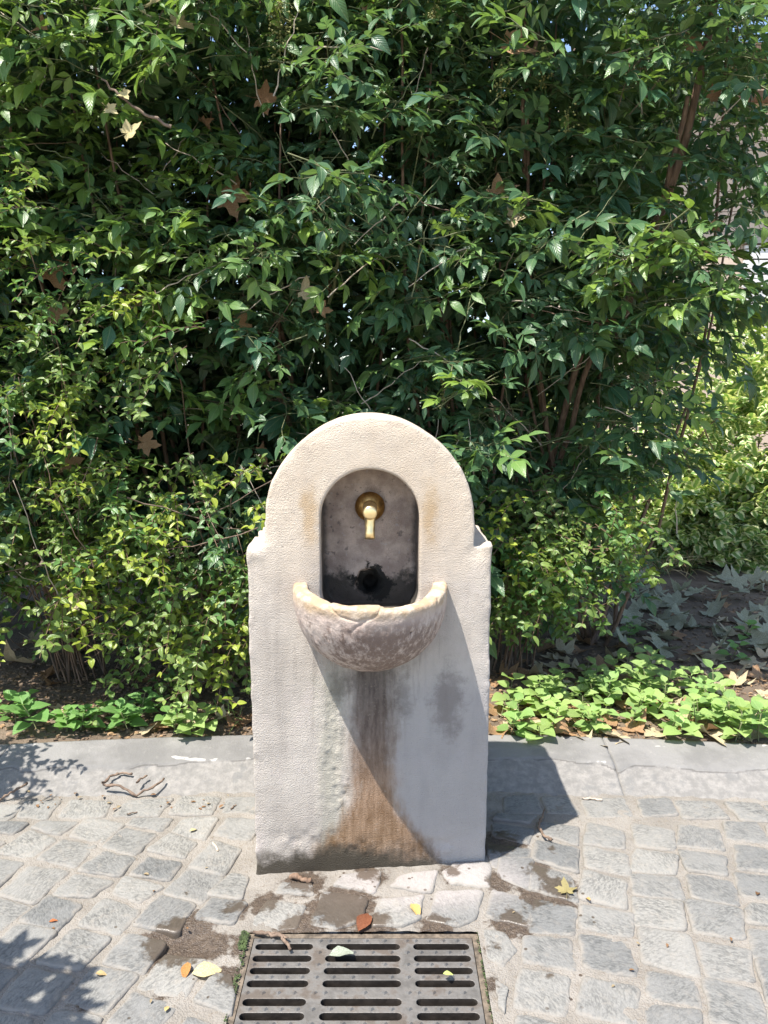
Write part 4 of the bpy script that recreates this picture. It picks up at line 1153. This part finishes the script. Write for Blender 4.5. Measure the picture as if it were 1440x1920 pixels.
def dry_stalk(px, py, Y, size, mat=M_dry):
    c = at_y(px, py, Y); V, Q = [], []
    def br(p, d, L, r, lev):
        e = p + d * L; t, q = tube([p, p.lerp(e, .5) + rv(R, L * .06), e], [r, r * .8, r * .6], 3); Q.extend([tuple(len(V) + i for i in k) for k in q]); V.extend(t)
        if lev:
            for _ in range(4):
                br(p.lerp(e, R.uniform(.35, 1)), (d + rv(R, .8)).normalized(), L * R.uniform(.35, .6), r * .7, lev - 1)
    br(c, Vector((R.uniform(-.6, .6), -.3, R.uniform(-.2, .6))).normalized(), size, .0017, 2)
    i = shrub_of(c.x); o = link('dry_flower_stalk', quads_mesh('dry_flower_stalk', V, Q), mat, shrubs[i]); o.matrix_parent_inverse = shrubs[i].matrix_basis.inverted()
for a in [(1130, 150, 2.9, .12), (1160, 200, 2.88, .13), (1180, 215, 2.88, .12), (1170, 490, 2.88, .12), (1200, 480, 2.88, .13), (1150, 520, 2.9, .1), (1215, 560, 2.95, .12), (915, 880, 2.9, .14), (940, 820, 2.95, .14), (505, 620, 2.9, .07), (590, 600, 2.9, .06), (1010, 830, 3.0, .12), (60, 40, 2.85, .1), (1080, 860, 3.0, .12)]:
    dry_stalk(*a, M_dry if R.random() < .7 else M_cane)

# ------------------------------------------------------------------ lobed plane leaves (fallen)
def plane_leaf(rg, curl):
    tips = [(-2.25, .62), (-1.1, .95), (0, 1.15), (1.1, .95), (2.25, .62)]
    out = []
    for i, (a, r) in enumerate(tips):
        j = lambda: rg.uniform(-.05, .05); a += j(); r *= rg.uniform(.85, 1.1)
        out += [(a - .34, r * (.70 + j())), (a - .17, r * (.80 + j())), (a, r), (a + .17, r * (.80 + j())), (a + .34, r * (.70 + j()))]
        if i < 4: out.append(((a + tips[i + 1][0]) / 2, .50 + rg.uniform(-.06, .06)))
    out.append((2.8, .35)); out.append((3.14, .06)); out.insert(0, (-2.8, .35))
    V = [(0, 0, 0)]; n = len(out)
    ph = rg.uniform(0, 6.28)
    def zf(x, y, r):
        return curl * ((x * math.cos(ph) + y * math.sin(ph)) ** 2) + .10 * math.sin(3 * math.atan2(y, x) + ph) * r + rg.uniform(-.02, .02)
    for f in (.5, 1.0):
        for a, r in out:
            r2 = r * f * rg.uniform(.93, 1.05); x, y = r2 * math.cos(a), r2 * math.sin(a); V.append((x, y, zf(x, y, r2)))
    F = [(0, 1 + k, 1 + (k + 1) % n) for k in range(n)] + [(1 + k, 1 + n + k, 1 + n + (k + 1) % n, 1 + (k + 1) % n) for k in range(n)]
    b = len(V); sV, sQ = tube([(-.02, 0, 0), (-.5, .03, .04), (-.95, .12, .02)], [.018, .014, .018], 4)
    V += sV; F += [tuple(b + i for i in q) for q in sQ]
    zmin = min(v[2] for v in V)
    return [(x, y, z - zmin) for x, y, z in V], F
R.seed(77)
PL = []
for k in range(10):
    V, F = plane_leaf(R, R.uniform(.2, 1.0)); PL.append((V, F))
PLM = {}
def plane_me(k, mat):
    if (k, mat.name) not in PLM:
        me = poly_mesh('fallen_leaf', *PL[k]); me.materials.append(mat); PLM[(k, mat.name)] = me
    return PLM[(k, mat.name)]
def drop_leaf(p, s, mat, label, group, col=None, tilt=.25, rz=None, name='fallen_leaf'):
    o = bpy.data.objects.new(name, plane_me(R.randrange(10), mat)); COL.objects.link(o)
    o.location = p; o.rotation_euler = (R.uniform(-tilt, tilt), R.uniform(-tilt, tilt), R.uniform(0, 6.28) if rz is None else rz); o.scale = (s, s, s)
    if col: o.color = (*col, 1)
    return tag(o, label, 'leaf', group)
def on_bed(px, py):
    p = at_z(px, py, .06); p.z = float(soil_h(p.x, p.y)) + .004; return p
for k in range(190):
    px, py = R.uniform(930, 1440), R.uniform(1050, 1390)
    if py < 1150 and px < 1040: continue
    p = on_bed(px, py); s = R.uniform(.045, .085)
    if px > 1180 and py < 1230 and R.random() < .62: drop_leaf(p, s * 1.25, M_pgreen, 'withered grey-green lobed leaf on the bed near the brown canes', 'withered leaves on the right bed')
    elif R.random() < .55: drop_leaf(p, s, M_tan, 'curled tan lobed leaf on the bed around the light-green weeds', 'tan fallen leaves on the right bed')
    else: drop_leaf(p, s, M_dead, 'curled brown lobed leaf on the bed around the light-green weeds', 'brown fallen leaves on the right bed')
for k in range(44):      # the fallen leafy branch in the shade
    p = at_z(R.uniform(1150, 1440), R.uniform(1085, 1240), .06); p.z = float(soil_h(p.x, p.y)) + R.uniform(.005, .09)
    drop_leaf(p, R.uniform(.06, .105), M_pgreen, 'withered grey-green lobed leaf on the bed near the brown canes', 'withered leaves on the right bed', tilt=.7)
for k in range(46):
    px, py = R.uniform(-60, 470), R.uniform(1180, 1375); p = on_bed(px, py); s = R.uniform(.04, .075)
    if R.random() < .45: drop_leaf(p, s, M_tan, 'curled tan lobed leaf on the bed under the glossy drooping shrubs', 'tan fallen leaves on the left bed')
    else: drop_leaf(p, s, M_dead, 'curled brown lobed leaf on the bed under the glossy drooping shrubs', 'brown fallen leaves on the left bed', (.8, .75, .7))
for px, py, s in [(30, 1255, .11), (60, 1210, .09)]:
    p = on_bed(px, py); p.z += .03; drop_leaf(p, s, M_tan, 'large pale grey-tan leaf at the foot of the sprawling glossy shrub', 'large pale leaves at the hedge foot', tilt=.5)
# dead leaves caught in the hedge
for px, py, Y, s in [(95, 505, 3.0, .10), (100, 590, 2.95, .08), (120, 870, 2.85, .08), (430, 370, 3.1, .10), (270, 830, 2.9, .06), (955, 85, 2.95, .09), (930, 365, 2.98, .075), (960, 410, 2.95, .06), (570, 545, 2.85, .06),
                     (600, 580, 2.85, .045), (330, 45, 2.8, .06), (1290, 80, 2.95, .06), (445, 610, 2.95, .06), (300, 1055, 2.75, .03), (140, 1130, 2.7, .06), (1060, 1110, 3.15, .07), (1045, 1130, 3.2, .05), (690, 30, 3.05, .06), (1065, 470, 3.0, .07)]:
    p = at_y(px, py, Y); o = drop_leaf(p, s, M_dead if R.random() < .75 else M_tan, 'dead brown lobed leaf caught among the hedge leaves', 'dead leaves caught in the hedge')
    o.rotation_euler = (1.2 + R.uniform(-.5, .5), R.uniform(-.5, .5), R.uniform(-.6, .6)); 
# broken twig with withered pale leaves hanging in the hedge
tw = empty('broken_twig', at_y(320, 235, 2.66)); tag(tw, 'broken brown twig with withered pale yellow leaves hanging in the hedge', 'twig')
def twig_part(name, pix, r0, r1, mat, parent=tw):
    o = cane(parent, [at_y(*p) for p in pix], r0, r1, mat, name, 6); return o
twig_part('stem', [(322, 238, 2.66), (270, 212, 2.66), (225, 180, 2.65), (190, 148, 2.65)], .0055, .003, M_dry)
for px, py, s in [(240, 250, .05), (205, 205, .035), (232, 175, .03)]:
    o = bpy.data.objects.new('leaf', plane_me(R.randrange(10), M_yell)); COL.objects.link(o); o.parent = tw
    o.matrix_local = tw.matrix_basis.inverted() @ Matrix.LocRotScale(at_y(px, py, 2.64), Quaternion((1, 0, 0), 1.3) @ Quaternion((0, 0, 1), R.uniform(0, 6)), (s, s, s)); o.color = (.95, .95, 1.0, 1)
for k in range(26):
    x = R.uniform(-1.4, 1.2); z = R.uniform(.6, 2.5); s_ = R.uniform(.03, .07)
    o = drop_leaf((x, hedge_front(x, z) + R.uniform(-.05, .1), z), s_, R.choice((M_dead, M_dead, M_tan)), 'dead brown lobed leaf caught among the hedge leaves', 'dead leaves caught in the hedge', (.85, .8, .8))
    o.rotation_euler = (1.2 + R.uniform(-.8, .8), R.uniform(-.8, .8), R.uniform(-1, 1))
for k in range(60):
    x = R.uniform(-1.4, 1.25); z = R.uniform(.35, 2.5) if R.random() < .4 else R.uniform(.35, 1.2)
    p = Vector((x, hedge_front(x, z) - R.uniform(0, .08) - (.28 if z < .9 and x < -.2 else 0), z)); d = Vector((R.uniform(-1, 1), R.uniform(-.3, .2), R.uniform(-.6, 1))).normalized(); L = R.uniform(.1, .28)
    cane(shrubs[shrub_of(x)], [p - d * L, p + rv(R, .03), p + d * L], .0024, .001, R.choice((M_dry, M_pale, M_cane)), 'dry_twig', 5)
for px, py, s in [(285, 8, .05), (268, 25, .03)]:
    drop_leaf(at_y(px, py, 2.7), s, M_tan, 'pale cream withered leaf lying on the hedge top leaves', 'pale withered leaves on the hedge', (1.3, 1.3, 1.3), 1.0)

# mulch and litter bits over the bed
R.seed(3)
V, Q = grit(5200, R, (-1.7, 2.4), (2.42, 4.6), lambda x, y: float(soil_h(x, y)) + .003, .004, .013)
tag(link('bark_mulch', quads_mesh('bark_mulch', V, Q, smooth=False), plain('mulch', (.17, .115, .075), .9, .6, 35)), kind='stuff')
V, Q = grit(2600, R, (-1.6, 2.2), (2.48, 3.1), lambda x, y: float(soil_h(x, y)) + .004, .0025, .011)
tag(link('leaf_crumbs', quads_mesh('leaf_crumbs', V, Q, smooth=False), plain('leaf_crumb', (.26, .165, .09), .85, .6, 45)), kind='stuff')

# ------------------------------------------------------------------ weeds behind the kerb
R.seed(55)
WL = []
for k in range(4):
    g = Geo(); g.leaf(Vector((0, 0, 0)), Vector((1, 0, .1)), Vector((0, 0, 1)), 1.0, R.uniform(.72, .86), R.uniform(.15, .35), R.uniform(.2, .7), R.random(), (.06, .12, .86, 1.0, .9, .66, .36, .02), wav=.012)
    WL.append(g.mesh('weed_leaf', [M_weed]))
def weed(p, hgt, ll, npair, label, group, col=(1, 1, 1)):
    e = empty('weed', p); tag(e, label, 'weed', group)
    top = Vector((R.uniform(-.03, .03), R.uniform(-.05, .01), hgt))
    V, Q = tube([(0, 0, -.01), tuple(top * .5 + rv(R, .004)), tuple(top)], [.0024, .002, .0013], 5)
    link('stem', quads_mesh('stem', V, Q), M_twig, e)
    a = R.uniform(0, 3.14)
    for k in range(npair):
        t = (k + 1) / npair; o = top * t; l = ll * (1.0 - .45 * max(0, t - .4)) * R.uniform(.8, 1.15)
        for s_ in (0, 1):
            an = a + math.pi * s_ + R.uniform(-.25, .25); el = R.uniform(-.25, .3) + .35 * t
            d = Vector((math.cos(an) * math.cos(el), math.sin(an) * math.cos(el), math.sin(el)))
            c = bpy.data.objects.new('leaf', WL[R.randrange(4)]); COL.objects.link(c); c.parent = e
            c.matrix_local = frame_mat(o + d * .004, d, Vector((0, -.15, 1))) @ Matrix.Scale(l, 4)
            v = R.uniform(.8, 1.15); c.color = (col[0] * v, col[1] * v, col[2] * v, 1)
        a += 1.57 + R.uniform(-.2, .2)
LR, GRP = 'low light-green weed with toothed leaves in the dense patch by the kerb', 'weeds in the right patch'
for k in range(78):
    t = R.random(); px = 930 + 500 * R.random(); top = np.interp(px, [920, 1010, 1080, 1220, 1300, 1440], [1300, 1270, 1235, 1215, 1265, 1330])
    py = R.uniform(top + 22, 1392); p = on_bed(px, py); p.z -= .004
    ky = float(foot_y(p.x)) + .275
    if p.y < ky: p.y = ky + R.uniform(0, .05)
    weed(p, R.uniform(.05, .12), R.uniform(.055, .082), R.choice((2, 3, 3)), LR, GRP, (1, 1, 1) if R.random() < .7 else (.8, .9, .9))
for px, py, hg in [(1225, 1290, .13), (1180, 1300, .11), (1140, 1310, .10), (1030, 1315, .10), (1215, 1310, .12)]:
    weed(on_bed(px, py), hg, .075, 4, 'taller light-green weed rising out of the dense kerbside patch', 'taller weeds in the right patch')
for px, py in [(1370, 1235), (1190, 1190), (1170, 1200), (1090, 1165), (970, 1230), (1000, 1220), (1395, 1200)]:
    weed(on_bed(px, py), .08, .065, 3, 'dark green weed among withered leaves in the shade of the hedge', 'shaded weeds on the right bed', (.55, .75, .6))
for px, py, hg, ll in [(70, 1368, .10, .095), (30, 1358, .08, .085), (150, 1368, .07, .075), (240, 1366, .08, .08), (262, 1350, .10, .07), (215, 1345, .06, .06)]:
    weed(on_bed(px, py), hg, ll, 4, 'dark green broad-leaved weed behind the kerb below glossy drooping twigs', 'broad weeds behind the left kerb', (.5, .72, .62))
for k in range(11):
    weed(on_bed(R.uniform(-30, 330), R.uniform(1335, 1374)), R.uniform(.03, .07), R.uniform(.045, .07), 3, 'dark green broad-leaved weed behind the kerb below glossy drooping twigs', 'broad weeds behind the left kerb', (.55, .75, .6))
for px, py, hg in [(345, 1372, .09), (385, 1368, .07), (325, 1375, .06), (365, 1378, .05)]:
    weed(on_bed(px, py), hg, .068, 3, 'light green sunlit weed behind the kerb beside the broad dark weeds', 'sunlit weeds by the fountain')
def grass_tuft(p, n, L, label, mats, spread=.5, cat='grass tuft', group=None):
    e = empty('grass_tuft', p); tag(e, label, cat, group)
    shp = (.5, .9, 1, .9, .7, .4, .03)
    ms = []
    for m in mats:
        for k in range(2):
            g = Geo(); g.leaf(Vector((0, 0, 0)), Vector((.55, 0, 1)).normalized(), Vector((-1, 0, .5)), 1.0, .035, .3, R.uniform(1.0, 1.9), R.random(), shp); ms.append(g.mesh('grass_blade', [m]))
    for k in range(n):
        c = bpy.data.objects.new('blade', R.choice(ms)); COL.objects.link(c); c.parent = e
        c.location = (R.gauss(0, .02), R.gauss(0, .02), 0); l = L * R.uniform(.6, 1.1); c.scale = (l, l, l); c.rotation_euler = (R.uniform(-spread, spread), R.uniform(-spread, spread), R.uniform(0, 6.28))
grass_tuft(on_bed(430, 1350), 16, .12, 'small grass tuft behind the kerb touching the fountain side', [M_weed])
grass_tuft(on_bed(340, 1305), 6, .12, 'thin grass sprout in the shade behind the broad dark weeds', [M_weed], .25)
for k, (px, py) in enumerate([(1190, 1080), (1240, 1075), (1290, 1070), (1150, 1085), (1225, 1050)]):
    grass_tuft(on_bed(px, py), 34, .34, 'clump of narrow dark and straw blades under the open hedge end', [M_grass, M_straw], .6, 'grass clump', 'grass clumps under the hedge')

# ------------------------------------------------------------------ variegated shrubs and the building behind
R.seed(31)
VG = []
for k in range(5):
    g = Geo(); st = [Vector((.22 * t, 0, -.05 * t * t)) for t in np.linspace(0, 1, 4)]; g.stem(st, [.002, .0018, .0015, .001], 4)
    for i in range(12):
        a = i * 2.4; p = st[0].lerp(st[-1], (i + 1) / 12); l = R.uniform(.055, .085)
        g.leaf(p, Vector((.6, math.cos(a), .5 * math.sin(a))).normalized(), Vector((0, -.2, 1)) + rv(R, .4), l, l * .72, .25, R.uniform(.2, .7), R.random(), OVATE, wav=.02)
    VG.append(g)
VG_ME = [g.mesh('variegated_spray', [M_varieg, M_twig]) for g in VG]; VG_ARR = [g.arrays() for g in VG]
for (bx, by, rx, rz_, n, lab) in [(2.5, 5.45, .65, .65, 220, 'low cream-edged variegated shrub spilling onto the bed beyond the hedge'), (3.0, 5.95, 1.3, 1.85, 295, 'tall sunlit cream-edged variegated shrub beyond the hedge end'), (1.2, 6.9, 1.0, 1.4, 120, 'cream-edged variegated shrub seen through gaps in the hedge')]:
    s = empty('variegated_shrub', (bx, by, .06)); tag(s, lab, 'shrub'); jn = Join()
    for k in range(n + 800):
        th = R.uniform(-math.pi, math.pi); ph = math.acos(R.uniform(-.15, 1)); rr_ = 1.0 if k < n else R.uniform(.55, .95)
        nn = Vector((math.sin(ph) * math.cos(th), math.sin(ph) * math.sin(th), math.cos(ph)))
        if k < n and nn.y > .3: nn.y *= -1
        p = Vector((bx + nn.x * rx * rr_, by + nn.y * rx * .75 * rr_, .22 + max(0, nn.z) * (rz_ - .2) * rr_ + R.uniform(-.05, .05)))
        d = nn + Vector((R.uniform(-.6, .6), R.uniform(-.6, .2), R.uniform(-.9, .2))); M = frame_mat(p - d.normalized() * .1, d, Vector((0, -.3, 1)) + rv(R, .3))
        if k < n: inst('leaf', R.choice(VG_ME), M, s, R.uniform(.9, 1.3), R.choice(((1, 1, 1), (1.2, 1.1, .9), (.8, .9, .9))))
        else: jn.add(R.choice(VG_ARR), M, R.uniform(.9, 1.3))
    o = link('inner_foliage', jn.mesh('inner_foliage', [M_varieg, M_twig]), None, s); o.matrix_parent_inverse = s.matrix_basis.inverted(); tag(o, kind='stuff')
    for k in range(9):
        p = Vector((bx, by, .05)); t = Vector((bx + R.uniform(-1, 1) * rx * .8, by + R.uniform(-.6, .6) * rx, R.uniform(.4, .9) * rz_)); cane(s, [p, p.lerp(t, .5) + rv(R, .06), t], .011, .004)
M_wall = plain('sandy_render', (.58, .46, .36), .9, .08, 4)
M_white = plain('white_paint', (.70, .69, .66), .6, .06, 8)
bld = empty('building', (3.0, 9.6, 0)); tag(bld, 'pale sandy boarded building wall beyond the hedge', 'building')
V, Q = [], []
addbox(-.9, 6, .05, .4, -.2, 5.0); link('wall', quads_mesh('wall', V, Q, smooth=False), plain('wall_backing', (.40, .32, .25), .9, .1, 4), bld)
for k in range(22):
    V, Q = [], []
    addbox(-.9, 6, 0, .048, -.1 + k * .23, -.1 + k * .23 + .222); link('board', quads_mesh('board', V, Q, smooth=False), M_wall, bld)
def bpart(name, q, mat, parent=bld):
    global V, Q
    V, Q = [], []; addbox(*q); return link(name, quads_mesh(name, V, Q, smooth=False), mat, parent)
shutter = bpart('window_opening', (1.35, 3.2, -.03, -.002, 1.2, 2.96), plain('dark_opening', (.05, .05, .05), .5, .2, 5))
bpart('lintel', (1.25, 3.3, -.10, -.033, 2.97, 3.08), plain('grey_metal', (.16, .16, .15), .6, .1, 5))
for k in range(9): bpart('shutter_slat', (1.3, 3.25, -.07, -.032, 2.80 - k * .17, 2.95 - k * .17), M_white)
for k in range(4): bpart('eave_board', (-.9, 6, -.2 - k * .12, -.001 - k * .1, 4.55 + k * .12, 4.62 + k * .12), M_cane)
# ------------------------------------------------------------------ plane tree out of frame, its low bough shades the paving
tree = empty('plane_tree', (-5.6, .2, -.02)); tag(tree, 'plane tree with a low bough reaching over the paving', 'tree')
def limb(pts, r0, r1, name): return cane(tree, pts, r0, r1, M_pale, name, 10)
limb([(-5.6, .2, -.05), (-5.55, .25, 1.2), (-5.6, .2, 2.6), (-5.5, .3, 4.4)], .17, .10, 'trunk')
limb([(-5.57, .23, 1.6), (-4.2, .6, 2.2), (-2.4, .9, 1.95), (-1.32, 1.08, 1.30)], .05, .007, 'bough')
limb([(-5.6, .2, 3.2), (-4.9, 0, 4.0), (-4.3, -.6, 4.6)], .07, .02, 'bough'); limb([(-5.6, .2, 3.6), (-6.4, .9, 4.5)], .07, .02, 'bough'); limb([(-5.6, .2, 3.0), (-6.2, -.8, 4.1)], .07, .02, 'bough')
PLA = []
for k in range(4):
    V, F = PL[k]; F4 = [f if len(f) == 4 else (f[0], f[0], f[1], f[2]) for f in F]
    PLA.append((V, F))
def leaves_mesh(name, spots):
    V, F = [], []
    for p, s in spots:
        v, f = R.choice(PLA); q = Matrix.LocRotScale(Vector(p), Quaternion((1, 0, 0), R.uniform(-.6, .6)) @ Quaternion((0, 1, 0), R.uniform(-.6, .6)) @ Quaternion((0, 0, 1), R.uniform(0, 6.28)), (s, s, s))
        b = len(V); V += [tuple(q @ Vector(a)) for a in v]; F += [tuple(b + i for i in k) for k in f]
    me = poly_mesh(name, V, F); me.materials.append(M_plane); return me
crown = []
for k in range(900):
    th = R.uniform(0, 6.28); c = R.random() ** .5
    crown.append(((-5.7 + 1.9 * c * math.cos(th), -.1 + 1.9 * c * math.sin(th), 4.7 + R.uniform(-.8, 1.3) * (1.1 - c)), R.uniform(.09, .15)))
o = link('crown', leaves_mesh('crown', crown), None, tree); o.matrix_parent_inverse = tree.matrix_basis.inverted(); tag(o, kind='stuff')
low = []
def shade(px, py, hgt, s):
    p = at_z(px, py); low.append(((p.x - .355 * hgt, p.y - .276 * hgt, hgt), s))
n_ = 0
while n_ < 90:
    px, py = R.uniform(-90, 165), R.uniform(1765, 1960)
    if ((px - 30) / 135) ** 2 + ((py - 1865) / 98) ** 2 > 1 or (px > 60 and py < 1800) or math.hypot(px - 85, py - 1848) < 22 or math.hypot(px - 72, py - 1905) < 18: continue
    shade(px, py, R.uniform(1.05, 1.2), R.uniform(.042, .06)); n_ += 1
for k in range(26): shade(R.uniform(-330, -110), R.uniform(1850, 2050), R.uniform(1.2, 1.8), R.uniform(.06, .09))
o = link('low_leaves', leaves_mesh('low_leaves', low), None, tree); o.matrix_parent_inverse = tree.matrix_basis.inverted(); tag(o, kind='stuff')
# the left shrub's sprawling twigs just out of frame, dappling the kerb
sL = [o for o in bpy.data.objects if o.name.startswith('abelia_shrub')][0]
for k in range(26):
    q = at_z(R.uniform(-90, 120), R.uniform(1385, 1480), .04); hh = R.uniform(.55, .85)
    p = Vector((q.x - .355 * hh, q.y - .276 * hh, .04 + hh)); d = Vector((.6, R.uniform(-.6, .3), R.uniform(-.6, .1)))
    inst('leafy_twig', R.choice(ABEL_ME), frame_mat(p - d.normalized() * .12, d, Vector((0, 0, 1))), sL, R.uniform(.8, 1.0))

# ------------------------------------------------------------------ small things on the paving
R.seed(14)
def twig(pix, r0, r1, label, mat=M_dry, group=None, lift=.004, name='twig'):
    P = []; r0 *= .68; r1 *= .68; lift *= .6
    for px, py in pix:
        p = at_z(px, py, 0); 
        z = float(gz(p.x, p.y)) if p.y < float(foot_y(p.x)) else .02 + .1 * (p.y - float(foot_y(p.x)))
        p.z = z + r0 + lift; P.append(p)
    c = P[len(P) // 2].copy(); c.z -= r0
    Q2 = []
    for i in range(len(P) - 1):
        for t in (0, .25, .5, .75): Q2.append(P[i].lerp(P[i + 1], t) - c + rv(R, r0 * .7))
    Q2.append(P[-1] - c); n = len(Q2)
    rad = [(r0 + (r1 - r0) * k / (n - 1)) * (1.35 if k % 5 == 2 else R.uniform(.88, 1.05)) for k in range(n)]
    V, Q = tube(Q2, rad, 8); o = link(name, quads_mesh(name, V, Q), mat, None, c)
    return tag(o, label, 'twig', group)
Z4 = lambda a, b: (a / 2.88, 1360 + b / 2.88)
twig([Z4(555, 360), Z4(600, 330), Z4(650, 312), Z4(715, 316)], .006, .005, 'curved brown twig at the kerb foot, uppermost of a tangle of three')
twig([Z4(560, 365), Z4(650, 370), Z4(735, 383), Z4(825, 375), Z4(888, 335)], .006, .005, 'long knobbly brown twig at the kerb foot, longest of a tangle of three', lift=.003)
twig([Z4(735, 360), Z4(765, 340), Z4(798, 325)], .005, .004, 'short stubby twig between two longer ones at the kerb foot', lift=.008)
twig([Z4(0, 420), Z4(60, 405), Z4(110, 385), Z4(150, 362)], .005, .005, 'bent brown twig in the dappled shade at the kerb foot')
twig([Z4(685, 485), Z4(715, 476), Z4(742, 470)], .003, .002, 'tiny brown twig on the cobbles below the tangled twigs')
twig([Z4(1150, 610), Z4(1165, 635), Z4(1178, 655)], .004, .004, 'short pale twig on the cobbles beside the fountain body', M_pale)
twig([Z4(1248, 455), Z4(1262, 438), Z4(1276, 432)], .003, .002, 'tiny curled bark bit on the kerb-side cobbles by the fountain', M_dry)
Z5 = lambda a, b: (900 + a / 2.667, 1360 + b / 2.667)
twig([Z5(362, 605), Z5(325, 590), Z5(290, 540), Z5(305, 490), Z5(322, 432)], .006, .004, 'crooked twig half in the fountain shadow on the paving', lift=.012)
twig([Z5(508, 366), Z5(560, 368), Z5(612, 374)], .004, .005, 'pale straight twig at the kerb foot beside the fountain shadow', M_pale)
twig(  [Z3(442, 285), Z3(500, 292), Z3(545, 305), Z3(565, 325), Z3(578, 350)], .006, .005, 'reddish brown twig lying across the drain grate corner', lift=.004)
twig([Z3(500, 290), Z3(530, 296), Z3(570, 310)], .004, .003, 'thin side twig resting on the drain grate corner', lift=.010)
twig([Z3(585, 80), Z3(615, 88), Z3(652, 98)], .010, .008, 'dark knobbly stub of wood at the fountain foot', M_cane)
# fallen leaves and scraps on the paving
def pave_leaf(px, py, s, mat, label, col=None, rz=None, tilt=.15, dz=.006, lobed=True):
    p = at_z(px, py); p.z = float(gz(p.x, p.y)) + dz
    if lobed: return drop_leaf(p, s, mat, label, None, col, tilt, rz)
    g = Geo(); g.leaf(Vector((-.5, 0, .0)), Vector((1, 0, .1)), Vector((0, 0, 1)), 1, .55, .4, .5, .5, (.1, .7, 1, .9, .6, .1), wav=.05)
    me = g.mesh('fallen_leaf', [mat]); o = bpy.data.objects.new('fallen_leaf', me); COL.objects.link(o); o.location = p; o.scale = (s, s, s); o.rotation_euler = (R.uniform(-tilt, tilt), R.uniform(-tilt, tilt), rz if rz is not None else R.uniform(0, 6))
    if col: o.color = (*col, 1)
    return tag(o, label, 'leaf')
pave_leaf(388, 1822, .062, M_yell, 'pale yellow leaf at the edge of the muddy hole', (1, 1.0, 1.1), .2, tilt=.3, lobed=False)
pave_leaf(349, 1820, .04, M_dead, 'small orange-brown leaf in the muddy hole', (1.3, 1.0, .6), lobed=False)
pave_leaf(1062, 1678, .034, M_yell, 'soaked olive-yellow leaf in a wet patch past the crooked twig', (.55, .55, .5), dz=.004)
pave_leaf(683, 1732, .065, M_dead, 'dark red-brown pointed leaf at the back edge of the drain', (.6, .35, .3), 1.2, lobed=False)
pave_leaf(779, 1710, .045, M_yell, 'orange-yellow leaf scrap on the stone before the fountain', (1.1, .85, .6), -1.2, lobed=False)
pave_leaf(640, 1792, .055, M_pgreen, 'pale grey scrap of leaf on the drain grate', (1.0, 1.1, 1.25), .2, lobed=False)
pave_leaf(840, 1834, .022, M_yell, 'yellow-green leaf bit caught in a drain slot', (.8, 1.1, .7), 0, lobed=False)
pave_leaf(190, 1829, .024, M_tan, 'small tan curled leaf between muddy hole and leafy shadow', (1.1, .95, .7), .1, lobed=False)
pave_leaf(363, 1553, .026, M_tan, 'small cream leaf on the cobbles between tangled twigs and fountain', (1.3, 1.35, 1.1), .8, lobed=False)
pave_leaf(100, 1730, .02, M_dead, 'tiny rust-coloured leaf crumb above the leafy shadow', (1.2, .7, .5), lobed=False)
pave_leaf(313, 1893, .018, M_yell, 'tiny yellow flake in the joint below the muddy hole', (1, .9, .8), lobed=False)
pave_leaf(1102, 1691, .018, M_tan, 'tiny orange flake beside the wet patch', (1.2, .9, .5), lobed=False)
pave_leaf(1420, 1680, .02, M_dead, 'small dark leaf crumb on the dry cobbles', (.5, .45, .4), lobed=False)
R.seed(91)
for k in range(46):
    if R.random() < .6: px, py = R.uniform(0, 460), R.uniform(1488, 1520)
    else: px, py = R.uniform(0, 1440), R.uniform(1500, 1900)
    if 440 < px < 930 and py > 1500: continue
    pave_leaf(px, py, R.uniform(.006, .018), R.choice((M_tan, M_dead, M_dead)), 'tiny dry leaf crumb scattered on the paving', (.7, .65, .6), lobed=False)['group'] = 'dry crumbs on the paving'
# bright fallen leaves on the bed edge
for px, py, s, lab in [(415, 1355, .045, 'bright cream leaf standing behind the kerb by the fountain'), (1080, 1300, .075, 'bright cream lobed leaf among the dense light-green weeds'), (1060, 1125, .06, 'orange-brown curled leaf at the foot of the thick brown canes')]:
    p = on_bed(px, py); p.z += .02; drop_leaf(p, s, M_dead if '1' in lab or 'orange' in lab else M_tan, lab, None, (1.35, 1.35, 1.35) if 'cream' in lab else (1.2, .9, .7), .5)
